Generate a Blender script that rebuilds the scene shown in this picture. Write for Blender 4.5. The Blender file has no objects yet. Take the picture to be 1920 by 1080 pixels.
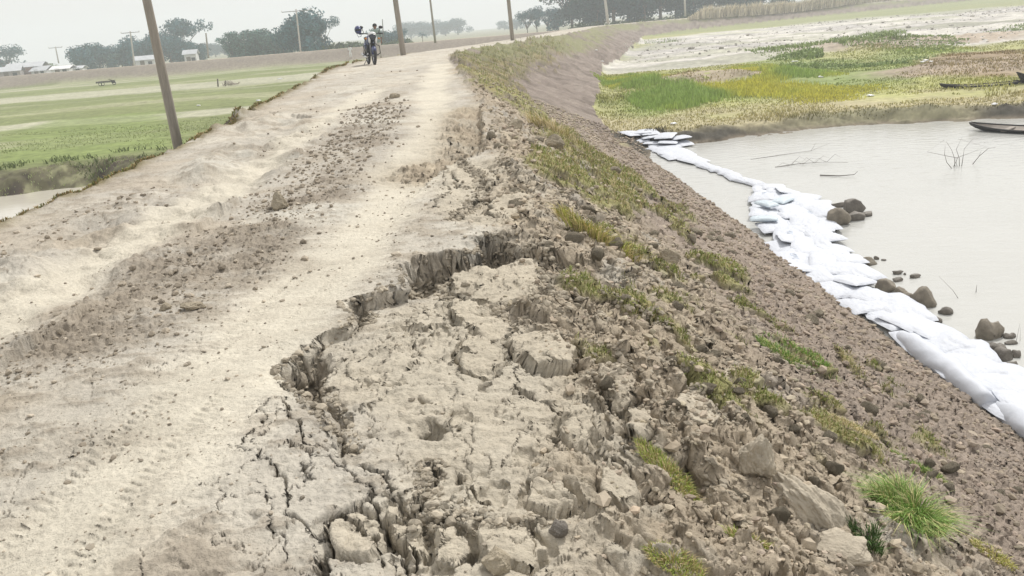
import bpy, math, random
import numpy as np
from mathutils import Vector, Matrix
R = math.radians
S = bpy.context.scene
# ------------------------------------------------------------------ camera
CAM_H = 1.55
cam = bpy.data.cameras.new("camera"); camo = bpy.data.objects.new("camera", cam)
S.collection.objects.link(camo); S.camera = camo
cam.sensor_width = 36.0; cam.lens = 36.0 * 1500 / 1920
cam.clip_start = 0.05; cam.clip_end = 9000
_p, _r = R(18.2), R(4.8)
_u0 = Vector((0, math.sin(_p), math.cos(_p)))
_rt = Vector((math.cos(_r), 0, 0)) - _u0 * math.sin(_r)
_up = Vector((math.sin(_r), 0, 0)) + _u0 * math.cos(_r)
_fw = Vector((0, math.cos(_p), -math.sin(_p)))
camo.matrix_world = Matrix.Translation((0, 0, CAM_H)) @ Matrix((_rt, _up, -_fw)).transposed().to_4x4()
# ------------------------------------------------------------------ sky, sun, exposure
SUN_EL, SUN_AZ = R(48), R(35)          # hazy high sun ahead of the camera, to the right
w = bpy.data.worlds.new("World"); S.world = w; w.use_nodes = True
nt = w.node_tree; bg = nt.nodes["Background"]
sky = nt.nodes.new("ShaderNodeTexSky"); sky.sky_type = 'NISHITA'; sky.sun_disc = False
sky.sun_elevation = SUN_EL; sky.sun_rotation = SUN_AZ; sky.dust_density = 6; sky.air_density = 1.2
hs = nt.nodes.new("ShaderNodeHueSaturation"); hs.inputs['Saturation'].default_value = 0.25
mx = nt.nodes.new("ShaderNodeMix"); mx.data_type = 'RGBA'; mx.inputs[0].default_value = 0.88
mx.inputs[7].default_value = (8.75, 8.45, 8.2, 1)     # the even white overcast
nt.links.new(sky.outputs[0], hs.inputs['Color']); nt.links.new(hs.outputs[0], mx.inputs[6])
nt.links.new(mx.outputs[2], bg.inputs[0]); bg.inputs[1].default_value = 0.108
sun = bpy.data.lights.new("sun", 'SUN'); sun.energy = 3.3; sun.angle = R(6); sun.color = (1, .96, .9)
suno = bpy.data.objects.new("sun", sun); S.collection.objects.link(suno)
suno.rotation_euler = (math.pi/2 - SUN_EL, 0, -SUN_AZ + math.pi)
suno.rotation_euler = Vector((-math.sin(SUN_AZ)*math.cos(SUN_EL), -math.cos(SUN_AZ)*math.cos(SUN_EL), -math.sin(SUN_EL))).to_track_quat('-Z', 'Y').to_euler()
S.view_settings.view_transform = 'Standard'; S.view_settings.look = 'None'
S.view_settings.exposure = 0.04; S.view_settings.gamma = 1
S.cycles.volume_bounces = 2; S.cycles.max_bounces = 6
random.seed(7); RNG = np.random.default_rng(11)
#BASE-BEGIN
def _h(ix, iy, seed):
    h = (ix.astype(np.uint32) * np.uint32(374761393)) ^ (iy.astype(np.uint32) * np.uint32(668265263)) ^ np.uint32((seed * 2246822519) & 0xffffffff)
    h = (h ^ (h >> np.uint32(13))) * np.uint32(1274126177)
    h = (h ^ (h >> np.uint32(15))) * np.uint32(2246822519)
    return ((h ^ (h >> np.uint32(16))) & np.uint32(0xffffff)).astype(np.float32) / np.float32(0xffffff)
def vn(x, y, seed=0):                     # value noise, -1..1
    fx = np.floor(x); fy = np.floor(y); ix = fx.astype(np.int64); iy = fy.astype(np.int64)
    a = x - fx; b = y - fy; a = a*a*a*(a*(a*6-15)+10); b = b*b*b*(b*(b*6-15)+10)
    v00 = _h(ix, iy, seed); v10 = _h(ix+1, iy, seed); v01 = _h(ix, iy+1, seed); v11 = _h(ix+1, iy+1, seed)
    return ((v00*(1-a)+v10*a)*(1-b) + (v01*(1-a)+v11*a)*b) * 2 - 1
def fbm(x, y, f, o=4, seed=0, g=.5):
    s = 0; a = 1; t = 0
    for i in range(o):
        s = s + a * vn(x*f*2**i + 17.3*i, y*f*2**i - 9.1*i, seed+i); t += a; a *= g
    return s / t
def ss(a, b, v):
    t = np.clip((v-a)/(b-a), 0, 1); return t*t*(3-2*t)
def worley(x, y, f, seed=0):              # F1, F2 in cell units, id of nearest
    x = x*f; y = y*f; fx = np.floor(x); fy = np.floor(y); ix = fx.astype(np.int64); iy = fy.astype(np.int64)
    F1 = np.full(x.shape, 9.); F2 = np.full(x.shape, 9.); ID = np.zeros(x.shape)
    for i in (-1, 0, 1):
        for j in (-1, 0, 1):
            px = ix+i + _h(ix+i, iy+j, seed); py = iy+j + _h(ix+i, iy+j, seed+1)
            d = np.hypot(px-x, py-y); m = d < F1
            F2 = np.where(m, F1, np.minimum(F2, d)); ID = np.where(m, _h(ix+i, iy+j, seed+2), ID); F1 = np.where(m, d, F1)
    return F1, F2, ID
def clods(x, y, f, seed=0, dens=.7):      # domed lumps of random size, in cell units
    x = x*f; y = y*f; fx = np.floor(x); fy = np.floor(y); ix = fx.astype(np.int64); iy = fy.astype(np.int64)
    H = np.zeros(x.shape)
    for i in (-1, 0, 1):
        for j in (-1, 0, 1):
            a = ix+i; b = iy+j
            px = a + _h(a, b, seed); py = b + _h(a, b, seed+1); q = _h(a, b, seed+2)
            r = .25 + .45*_h(a, b, seed+3); th = 6.28*_h(a, b, seed+4)
            dx = x-px; dy = y-py; c = np.cos(th); s = np.sin(th)
            e = (dx*c+dy*s)/r; g = (dy*c-dx*s)/(r*.7)
            m = np.maximum(np.abs(e), np.abs(g))*.5 + np.hypot(e, g)*.6
            k = np.sqrt(np.clip(1-m*m, 0, 1))*r*(.55+.3*e*0+.35*q)
            H = np.maximum(H, np.where(q < dens, k, 0))
    return H
def pline(x, y, P):                       # distance, signed side (+ right of travel), arc length
    D = np.full(x.shape, 1e9); U = np.zeros(x.shape); A = np.zeros(x.shape); acc = 0
    for (x0, y0), (x1, y1) in zip(P[:-1], P[1:]):
        ex = x1-x0; ey = y1-y0; L = math.hypot(ex, ey)
        t = np.clip(((x-x0)*ex + (y-y0)*ey)/(L*L), 0, 1)
        dx = x-x0-t*ex; dy = y-y0-t*ey; d = np.hypot(dx, dy); m = d < D
        D = np.where(m, d, D); U = np.where(m, np.sign(dx*ey-dy*ex), U); A = np.where(m, acc+t*L, A); acc += L
    return D, U, A
def poly(x, y, P):                        # signed distance to polygon, negative inside
    D, _, _ = pline(x, y, list(P)+[P[0]])
    ins = np.zeros(x.shape, bool); n = len(P)
    for i in range(n):
        x0, y0 = P[i]; x1, y1 = P[(i+1) % n]
        if y0 == y1: continue
        ins ^= ((y0 > y) != (y1 > y)) & (x < (x1-x0)*(y-y0)/(y1-y0)+x0)
    return np.where(ins, -D, D)
WATER = -2.4
POND_Z = -1.95
CL = [(-2.75, -40), (-2.75, 0), (-2.8, 14), (-3.2, 22), (-3.9, 32), (-3.9, 38), (-2.6, 44), (0.4, 53), (4.2, 66), (8.5, 86), (15, 118), (26, 136), (52, 156), (92, 182), (200, 245), (500, 400)]
LAKE = [(3.6, -30), (3.6, 20), (4.6, 25)] + [(5.273, 23.743), (5.805, 24.782), (7.848, 25.5), (9.221, 25.53), (10.643, 25.671), (12.839, 25.263), (14.327, 24.904), (15.931, 24.286)] + [(30, 25), (80, 40), (300, 60), (300, -30)]
POND = [(-17.08, 22.437), (-14.149, 22.552), (-13.403, 22.841), (-12.784, 23.12), (-12.249, 23.287), (-11.668, 22.719)] + [(-4.5, 14), (-4.5, 0), (-30, 0)]
FD = [(-900, 210), (-400, 160), (-100, 129), (0, 122), (17, 120)]
def smax(a, b, k): 
    h = np.clip(.5+.5*(a-b)/k, 0, 1); return b*(1-h)+a*h+k*h*(1-h)
def cl(x, y):
    D, Sg, A = pline(x, y, CL); return D*Sg, A-40
def hwr(s): return np.interp(s, [0, 5, 14, 22, 32, 40, 60], [3.05, 3.0, 2.7, 2.4, 2.2, 2.0, 1.7])
def hwl(s): return np.interp(s, [0, 8, 15, 25, 40, 60], [2.5, 2.4, 2.45, 2.2, 2.0, 1.7])
def zcr(s): return np.interp(s, [0, 8, 14, 20, 30, 100, 160, 220], [0, 0, .08, .25, .5, .5, .1, -.2])
def field(x, y):
    pd = poly(x, y, POND)
    z = -1.45 + .12*fbm(x, y, .07, 2, 5) - .1*ss(30, 200, y)
    z = np.where(pd < 1.6, -1.45 - .55*ss(1.3, .1, pd + .35*fbm(x, y, .8, 3, 9)) - .35*ss(.1, -1, pd), z)
    d, _, _ = pline(x, y, FD)
    return smax(z, .12-(np.maximum(d-2.2, 0))*.42, .15), pd
def shore(x, y):
    d = poly(x, y, LAKE) + .5*fbm(x, y, .35, 3, 21)*ss(15, 24, y)
    z = np.where(d > 0, WATER + .30*ss(0, .8, d) + .1*ss(1, 6, d) + .006*np.minimum(d, 60), WATER + .35*np.maximum(d, -3))
    return z, d
def base(x, y):
    x = np.asarray(x, float); y = np.asarray(y, float)
    u, s = cl(x, y); zc = zcr(s)
    kr = np.interp(s, [0, 22, 28, 38, 48, 60, 80, 170], [.56, .54, .47, .34, .38, .55, .48, .3])
    wr = u-hwr(s); wl = -u-hwl(s)
    spr = .12*np.logaddexp(0, wr/.12); spl = .12*np.logaddexp(0, wl/.12)
    fl, pd = field(x, y); fr, sd = shore(x, y)
    z = np.where(u > 0, smax(zc-kr*spr, fr, .12), smax(zc-.55*spl, fl, .15))
    return z, u, s, pd, sd
#BASE-END
# ------------------------------------------------------------------ helpers
def tag(o, label=None, cat=None, group=None, kind=None):
    if label: o['label'] = label
    if cat: o['category'] = cat
    if group: o['group'] = group
    if kind: o['kind'] = kind
    return o
def mk(name, V, F, mat, parent=None, smooth=True, col=None):
    """V (n,3); F (m,k) equal-size faces or list of faces"""
    me = bpy.data.meshes.new(name); V = np.asarray(V, np.float32)
    if isinstance(F, np.ndarray):
        n, k = F.shape
        me.vertices.add(len(V)); me.vertices.foreach_set('co', V.ravel())
        me.loops.add(n*k); me.loops.foreach_set('vertex_index', F.astype(np.int32).ravel())
        me.polygons.add(n); me.polygons.foreach_set('loop_start', np.arange(0, n*k, k, dtype=np.int32))
        me.polygons.foreach_set('loop_total', np.full(n, k, np.int32))
        me.update(calc_edges=True)
    else:
        me.from_pydata(V.tolist(), [], F)
    me.polygons.foreach_set('use_smooth', np.full(len(me.polygons), smooth))
    if col is not None:
        a = me.color_attributes.new('Col', 'FLOAT_COLOR', 'POINT')
        c = np.ones((len(V), 4), np.float32); c[:, :3] = col; a.data.foreach_set('color', c.ravel())
    me.materials.append(mat)
    o = bpy.data.objects.new(name, me); S.collection.objects.link(o)
    if parent: o.parent = parent
    return o
def empty(name, loc, rz=0, scale=1):
    o = bpy.data.objects.new(name, None); S.collection.objects.link(o)
    o.location = loc; o.rotation_euler = (0, 0, rz); o.scale = (scale,)*3; o.empty_display_size = .1
    return o
def N(nt, t, **k):
    n = nt.nodes.new('ShaderNode'+t)
    for a, b in k.items():
        if a.startswith('_'): setattr(n, a[1:], b)
        else: n.inputs[a.replace('__', ' ')].default_value = b
    return n
def mat(name, col=None, rough=.9, attr=False, var=.15, vscale=20., bump=0., bscale=60., spec=.3, metal=0, bump2=0, b2scale=10, stretch=None, alpha=None):
    m = bpy.data.materials.new(name); m.use_nodes = True; t = m.node_tree; L = t.links.new
    b = t.nodes['Principled BSDF']; b.inputs['Roughness'].default_value = rough
    b.inputs['Specular IOR Level'].default_value = spec; b.inputs['Metallic'].default_value = metal
    tc = N(t, 'TexCoord'); src = tc.outputs['Object']
    if stretch:
        mp = N(t, 'Mapping'); mp.inputs['Scale'].default_value = stretch; L(src, mp.inputs[0]); src = mp.outputs[0]
    no = N(t, 'TexNoise', Scale=vscale, Detail=5., Roughness=.6); L(src, no.inputs['Vector'])
    mr = N(t, 'MapRange'); mr.inputs[1].default_value = .25; mr.inputs[2].default_value = .75
    mr.inputs[3].default_value = 1-var; mr.inputs[4].default_value = 1+var; L(no.outputs[0], mr.inputs[0])
    mul = N(t, 'Mix', _data_type='RGBA', _blend_type='MULTIPLY'); mul.inputs[0].default_value = 1
    if attr:
        at = N(t, 'Attribute', _attribute_name='Col'); L(at.outputs['Color'], mul.inputs[6])
    else: mul.inputs[6].default_value = (*col, 1)
    L(mr.outputs[0], mul.inputs[7]); L(mul.outputs[2], b.inputs['Base Color'])
    if bump:
        n2 = N(t, 'TexNoise', Scale=bscale, Detail=6., Roughness=.65); L(src, n2.inputs['Vector'])
        bp = N(t, 'Bump', Strength=bump, Distance=.01); L(n2.outputs[0], bp.inputs['Height']); last = bp
        if bump2:
            n3 = N(t, 'TexNoise', Scale=b2scale, Detail=4.); L(src, n3.inputs['Vector'])
            b2 = N(t, 'Bump', Strength=bump2, Distance=.05); L(n3.outputs[0], b2.inputs['Height']); L(bp.outputs[0], b2.inputs['Normal']); last = b2
        L(last.outputs[0], b.inputs['Normal'])
    return m
# ------------------------------------------------------------------ the land
SCARP = [(-0.693, 2.808), (-0.774, 2.987), (-0.889, 3.201), (-1.031, 3.412), (-1.167, 3.636), (-1.265, 3.855), (-1.192, 4.066), (-1.048, 4.259), (-0.95, 4.338), (-0.951, 4.52), (-1.072, 4.766), (-0.887, 4.887), (-0.722, 5.009), (-0.709, 5.232), (-0.777, 5.457), (-0.604, 5.683), (-0.34, 5.793), (-0.243, 5.965), (-0.196, 6.253), (-0.047, 6.133), (0.127, 5.765), (0.289, 5.52)]
EDGE = [(0.343, 5.313), (0.245, 5.514), (-0.004, 5.587), (-0.217, 5.501), (-0.409, 5.504), (-0.48, 5.271), (-0.565, 5.027), (-0.766, 4.992), (-0.925, 4.873), (-0.851, 4.685), (-0.848, 4.516), (-0.945, 4.364), (-1.032, 4.26), (-1.066, 4.096), (-0.997, 3.833), (-0.927, 3.555), (-0.82, 3.27), (-0.714, 3.035), (-0.642, 2.879)]
GAP = SCARP + EDGE
SLABA = [(-0.433, 5.543), (-0.201, 5.569), (0.035, 5.678), (0.218, 5.624), (0.24, 5.251), (0.178, 4.942), (0.073, 4.687), (-0.11, 4.733), (-0.263, 4.822), (-0.417, 5.191)]
RIDGE = [(-0.125, 4.583), (0.064, 4.434), (0.254, 4.248), (0.405, 3.988), (0.523, 3.73), (0.628, 3.434), (0.673, 3.148), (0.684, 2.839), (0.665, 2.639)]
PLATES = [([(-0.415, 5.447), (-0.199, 5.502), (0.015, 5.588), (0.206, 5.532), (0.23, 5.19), (0.162, 4.887), (0.073, 4.66), (-0.108, 4.706), (-0.261, 4.806), (-0.391, 5.067)], .05, .03, .10), ([(-0.401, 4.68), (-0.273, 4.619), (-0.11, 4.44), (-0.021, 4.203), (-0.113, 4.103), (-0.264, 4.259), (-0.38, 4.459)], .03, -.10, .12), ([(-0.039, 4.087), (0.098, 4.176), (0.235, 4.026), (0.315, 3.823), (0.253, 3.601), (0.095, 3.602), (-0.018, 3.789)], .03, .08, -.1),
 ([(-0.259, 4.058), (-0.128, 4.014), (-0.074, 3.733), (-0.156, 3.528), (-0.277, 3.676), (-0.311, 3.886)], .022, -.06, .1), ([(-0.682, 2.369), (-0.617, 2.422), (-0.517, 2.331), (-0.484, 2.211), (-0.529, 2.142), (-0.619, 2.17), (-0.686, 2.266)], .008, .06, .0), ([(-0.489, 2.452), (-0.385, 2.337), (-0.347, 2.193), (-0.383, 2.123), (-0.452, 2.207), (-0.498, 2.329)], .008, -.05, .04),
 ([(-0.343, 2.263), (-0.263, 2.261), (-0.207, 2.148), (-0.23, 2.078), (-0.314, 2.096)], .012, .05, .05), ([(-0.175, 2.254), (-0.043, 2.214), (0.029, 2.116), (-0.025, 2.034), (-0.139, 2.074), (-0.19, 2.159)], .014, -.06, .05), ([(0.418, 3.66), (0.559, 3.72), (0.587, 3.5), (0.457, 3.24), (0.369, 3.38)], .05, .15, .1),
 ([(1.103, 4.24), (1.279, 4.36), (1.402, 4.24), (1.262, 3.9), (1.096, 3.88)], .04, .1, .1), ([(0.829, 3.6), (0.957, 3.48), (0.868, 3.2), (0.759, 3.2), (0.723, 3.36)], .05, -.1, .15), ([(0.183, 3.08), (0.299, 3.1), (0.331, 2.92), (0.229, 2.78), (0.144, 2.88)], .04, .1, .12), ([(0.471, 3.18), (0.584, 3.22), (0.58, 3.02), (0.462, 2.86), (0.402, 2.96)], .045, .12, -.1),
 ([(-0.565, 9.296), (-0.286, 9.379), (-0.014, 8.619), (-0.157, 8.076), (-0.468, 8.359)], .03, .05, .02), ([(-0.105, 7.647), (0.212, 7.777), (0.275, 7.013), (0.008, 6.792), (-0.155, 7.069)], .03, -.05, .02), ([(0.019, 2.52), (0.113, 2.5), (0.148, 2.38), (0.079, 2.3), (-0.007, 2.4)], .035, .1, .1), ([(0.272, 2.56), (0.36, 2.56), (0.384, 2.42), (0.295, 2.32), (0.236, 2.42)], .035, -.12, .1)]
UPSC = [(-0.274, 15.132), (-0.21, 12.701), (-0.164, 10.676), (-0.309, 10.031), (-0.586, 9.763), (-0.648, 9.447)]
CRK = [  # (px line, half width m, depth m)
 ([(-0.502, 5.248), (-0.384, 4.9), (-0.258, 4.684), (-0.093, 4.584)], .022, .10), ([(-0.092, 4.623), (0.118, 4.571), (0.212, 4.906), (0.265, 5.368)], .02, .12),
 ([(-0.463, 5.086), (-0.304, 4.579), (-0.094, 4.436)], .014, .06), ([(-0.791, 4.098), (-0.606, 4.021), (-0.321, 4.15), (-0.113, 4.026)], .004, .015),
 ([(-0.364, 2.722), (-0.378, 2.684), (-0.364, 2.544), (-0.38, 2.41), (-0.366, 2.283)], .017, .14), ([(-1.109, 3.404), (-1.039, 3.198), (-0.964, 3.076)], .012, .08),
 ([(-0.964, 3.076), (-0.888, 2.917)], .008, .06), ([(-0.981, 2.924), (-0.923, 2.846), (-0.822, 2.808)], .007, .05),
 ([(-1.229, 3.172), (-1.185, 3.292), (-1.125, 3.39)], .004, .03), ([(-1.177, 3.265), (-1.129, 3.105), (-1.13, 2.958), (-1.028, 2.813), (-0.979, 2.714), (-0.912, 2.629), (-0.873, 2.517), (-0.827, 2.421)], .0045, .05),
 ([(-0.851, 2.761), (-0.822, 2.633)], .007, .05), ([(-0.614, 2.746), (-0.55, 2.635), (-0.506, 2.53), (-0.464, 2.5), (-0.418, 2.368), (-0.366, 2.283)], .014, .10), ([(-0.556, 2.503), (-0.582, 2.45), (-0.558, 2.388)], .01, .06),
 ([(-0.57, 2.472), (-0.605, 2.395), (-0.644, 2.353), (-0.677, 2.259), (-0.68, 2.17), (-0.622, 2.047)], .014, .12), ([(-0.549, 2.452), (-0.505, 2.374), (-0.476, 2.255), (-0.438, 2.221), (-0.418, 2.109), (-0.375, 2.003)], .012, .1),
 ([(-0.619, 9.78), (-0.653, 8.852), (-0.562, 8.195), (-0.652, 7.694), (-0.649, 7.261)], .012, .07), ([(-0.219, 8.882), (-0.196, 8.093), (-0.3, 7.308)], .045, .14),
 ([(-0.267, 7.463), (-0.427, 6.999), (-0.466, 6.804)], .02, .06), ([(0.303, 8.015), (0.084, 7.914), (-0.104, 7.725)], .015, .05), ([(-0.495, 9.96), (-0.374, 9.13), (-0.218, 8.714)], .02, .08),
 ([(0.001, 9.7), (0.082, 8.978), (0.282, 8.743)], .02, .08), ([(-0.904, 7.092), (-0.662, 7.087), (-0.464, 6.97), (-0.177, 6.759)], .005, .02),
 ([(0.311, 3.654), (0.379, 3.366), (0.4, 3.172)], .02, .1), ([(-0.377, 2.357), (-0.229, 2.315), (-0.121, 2.276), (-0.025, 2.234), (0.057, 2.281)], .018, .12),
 ([(-0.619, 2.376), (-0.523, 2.217), (-0.474, 2.104)], .01, .06), ([(-0.281, 2.269), (-0.207, 2.148), (-0.164, 2.039)], .012, .07), ([(-0.703, 2.16), (-0.652, 2.076)], .012, .06),
  ([(-0.827, 2.421), (-0.757, 2.369), (-0.677, 2.259)], .005, .05), ([(-0.888, 2.917), (-0.817, 2.845), (-0.752, 2.818)], .006, .05), ([(-0.822, 2.808), (-0.709, 2.722), (-0.556, 2.503)], .006, .06), ([(-0.366, 2.283), (-0.451, 2.251), (-0.558, 2.388)], .006, .06), ([(-0.464, 2.5), (-0.417, 2.552), (-0.364, 2.544)], .005, .05),
 ([(-0.607, 2.721), (-0.55, 2.635)], .012, .1), ([(-0.286, 2.662), (-0.25, 2.527), (-0.163, 2.427), (-0.17, 2.286)], .01, .08), ([(-0.477, 2.255), (-0.389, 2.159), (-0.343, 2.011)], .009, .08), ([(-1.038, 2.648), (-0.945, 2.527), (-0.899, 2.39)], .003, .03), ([(-0.899, 2.39), (-0.806, 2.271), (-0.79, 2.132)], .004, .04),
 ([(-0.703, 4.983), (-0.562, 4.548), (-0.595, 4.211), (-0.475, 3.816)], .004, .03), ([(-0.054, 4.09), (0.006, 3.717), (-0.042, 3.418)], .012, .06), ([(-0.042, 3.418), (0.076, 3.285), (0.155, 3.067)], .012, .07), ([(0.029, 5.86), (0.22, 5.7), (0.391, 5.44), (0.581, 5.18)], .03, .10), ([(0.753, 4.18), (0.811, 3.76), (0.91, 3.5), (0.978, 3.24)], .04, .12),
 ([(1.172, 5.06), (1.284, 4.8), (1.412, 4.32)], .03, .10), ([(1.852, 5.56), (2.02, 5.24), (2.224, 5.16)], .03, .08), ([(0.628, 5), (0.803, 4.8), (0.994, 4.9)], .03, .09),
 ([(0.123, 4.56), (0.393, 4.72), (0.523, 4.46)], .02, .06), ([(1.94, 4.48), (2.039, 4.1), (2.214, 4.06)], .03, .08), ([(0.449, 8.8), (0.958, 8.22), (1.497, 7.84)], .04, .08), ([(1.941, 15.32), (2.477, 12.86), (2.358, 10.12)], .04, .07),
]
PITS = [([(-0.37, 3.019)][0], .055, .2), ([(-0.691, 2.858)][0], .045, .16), ([(-0.631, 3.041)][0], .03, .05), ([(-1.108, 3.871)][0], .10, .12), ([(-0.112, 5.843)][0], .22, .14), ([(0.373, 3.23)][0], .10, .08), ([(0.645, 2.72)][0], .10, .1)]
STRIP = [([(-2.564, 16.95), (-2.199, 13.677), (-2.145, 10.828), (-2.146, 9.107), (-2.15, 7.965), (-2.314, 7.122), (-2.334, 6.156), (-2.301, 5.274), (-2.401, 4.818), (-2.64, 4.421), (-2.812, 4.072), (-3.008, 3.717)], .50, 1.0),
         ([(-2.295, 18.72), (-2.595, 16.54), (-3.127, 14.32), (-3.544, 11.74)], .16, .35), ([(-4.054, 9.784), (-4.268, 8.661), (-4.24, 7.281), (-4.325, 6.292)], .3, .35),
         ([(-1.698, 3.109), (-1.974, 3.109), (-2.193, 3.011), (-2.37, 2.873)], .22, .45)]
TRACK = [([(-1.712, 28.28), (-1.495, 20.52), (-1.166, 14.52), (-1.032, 10.48), (-1.126, 8.2), (-1.225, 6.66), (-1.332, 5.58), (-1.458, 4.7), (-1.529, 3.88), (-1.597, 3.2), (-1.647, 2.58), (-1.651, 2.14)], .34), ([(-3.014, 20.44), (-3.203, 15.74), (-3.243, 13.16), (-3.191, 10.72), (-3.262, 9.36), (-3.141, 7.52), (-3.344, 6.32), (-3.371, 5.28), (-3.46, 4.62)], .28)]
TURF = [[(-1.512, 37.36), (0.054, 43.105), (3.09, 54.73), (5.194, 58.978), (2.243, 41.351), (0.671, 31.78), (1.022, 22.88), (1.34, 16.44), (0.794, 16.08), (-0.007, 18.26), (-0.679, 22.32)],
        [(0.922, 18.42), (1.55, 18.88), (2.126, 15.2), (2.636, 13.22), (2.775, 11.9), (2.037, 9.02), (1.575, 9.2), (1.05, 8.96), (0.632, 8.92), (0.337, 8.86), (0.291, 9.86), (0.731, 12.1)],
        [(0.592, 7.22), (1.019, 7.86), (0.903, 6.68), (0.617, 6.54)], [(0.391, 5.44), (0.691, 5.46), (0.82, 5.1), (0.762, 4.66), (0.576, 4.62), (0.449, 4.94)],
        [(1.946, 8.62), (2.604, 9.02), (2.706, 8.34), (2.244, 7.4), (1.738, 7.26)], [(0.819, 4.36), (0.991, 4.16), (1.089, 3.66), (1.046, 3.34), (0.979, 3.56), (0.835, 4)],
        [(1.445, 5.4), (1.726, 5.42), (1.708, 4.9), (1.483, 4.76)], [(1.893, 5.56), (2.291, 5.96), (2.332, 5.62), (1.92, 5.18)], [(1.94, 4.48), (2.431, 4.62), (2.314, 4.32), (1.868, 4.08)],
        [(2.653, 6.92), (2.994, 6.64), (2.868, 6.14), (2.545, 6.38)], [(1.646, 4.08), (1.937, 4.02), (1.955, 3.86), (1.596, 3.8)]]
TURF += [[(0.921, 6.8), (1.322, 6.94), (1.376, 6.52), (1.036, 6.38)], [(1.704, 6.54), (2.249, 6.92), (2.208, 6.5), (1.703, 6.04)], [(0.882, 4.86), (1.106, 4.78), (1.082, 4.54), (0.862, 4.5)], [(3.208, 6.56), (3.307, 6.26), (3.117, 5.8), (2.882, 5.78)], [(1.323, 3.46), (1.65, 3.52), (1.624, 3.4), (1.341, 3.3)], [(2.837, 5.26), (2.963, 5.04), (2.833, 4.74), (2.636, 4.8)], [(1.298, 5.96), (1.469, 5.8), (1.319, 5.36), (1.123, 5.34)], [(0.345, 3.96), (0.514, 3.96), (0.539, 3.76), (0.377, 3.76)], [(1.292, 4.14), (1.4, 4), (1.296, 3.78), (1.188, 3.8)]]
LEFTGREEN = [(-23.498, 38.82), (-22.334, 55.129), (-13.367, 34.04), (-11.047, 26.92), (-11.987, 25.82), (-13.622, 25.68), (-15.265, 26.52), (-16.732, 27.24)]
SILT = [(7.046, 52.344), (11.846, 76.499), (17.341, 101.216), (27.559, 105.471), (43.749, 118.118), (60.424, 121.173), (75.161, 117.458), (85.009, 112.505), (38.743, 50.878), (33.752, 52.385), (28.434, 48.489), (25.897, 51.636), (23.344, 54.298), (18.633, 50.129), (15.717, 51.248), (11.241, 52.099)]
BGREEN = [[(6.222, 48.69), (8.549, 42.237), (6.817, 31.711), (5.555, 28.502), (5.357, 32.985), (5.653, 39.428)], [(10.484, 39.164), (15.547, 45.807), (19.614, 44.859), (20.941, 39.555), (18.954, 35.747), (14.286, 34.656), (11.042, 32.466), (8.913, 33.296)], [(28.304, 65.925), (35.425, 75.746), (31.069, 59.716), (34.346, 59.36), (26.038, 44.856), (21.836, 43.458), (21.933, 48.761)], [(16.643, 54.274), (19.333, 52.023), (18.717, 45.539), (16.306, 45.433)]]
YGREEN = [(6.172, 49.556), (10.491, 51.758), (13.381, 40.167), (17.41, 39.762), (19.248, 35.411), (20.278, 31.183), (21.659, 29.384), (17.563, 23.687), (16.258, 24.865), (13.742, 27.134), (10.489, 28.072), (7.376, 28.254), (5.546, 28.457), (5.239, 33.618)]
BROWN = [[(21.63, 41.132), (25.11, 44.226), (27.276, 43.074), (22.451, 34.606), (19.765, 31.699), (19.087, 35.555)]]
MOUND = [([(10.436, 39.959)][0], 2.2, .55), ([(20.852, 34.982)][0], 3.2, .4), ([(27.808, 54.753)][0], 5.5, .5)]
def sub(x, y, P, m):
    P = np.array(P); return np.where((x > P[:, 0].min()-m) & (x < P[:, 0].max()+m) & (y > P[:, 1].min()-m) & (y < P[:, 1].max()+m))[0]
def lerp(a, b, t): return a*(1-t[:, None]) + np.array(b)*t[:, None]
C_DUST = (.55, .515, .44); C_GREY = (.46, .43, .375); C_RUB = (.27, .232, .185); C_SLAB = (.49, .445, .36); C_GRAV = (.285, .235, .20)
C_TURF = (.30, .29, .13); C_FIELD = (.195, .222, .10)
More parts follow.
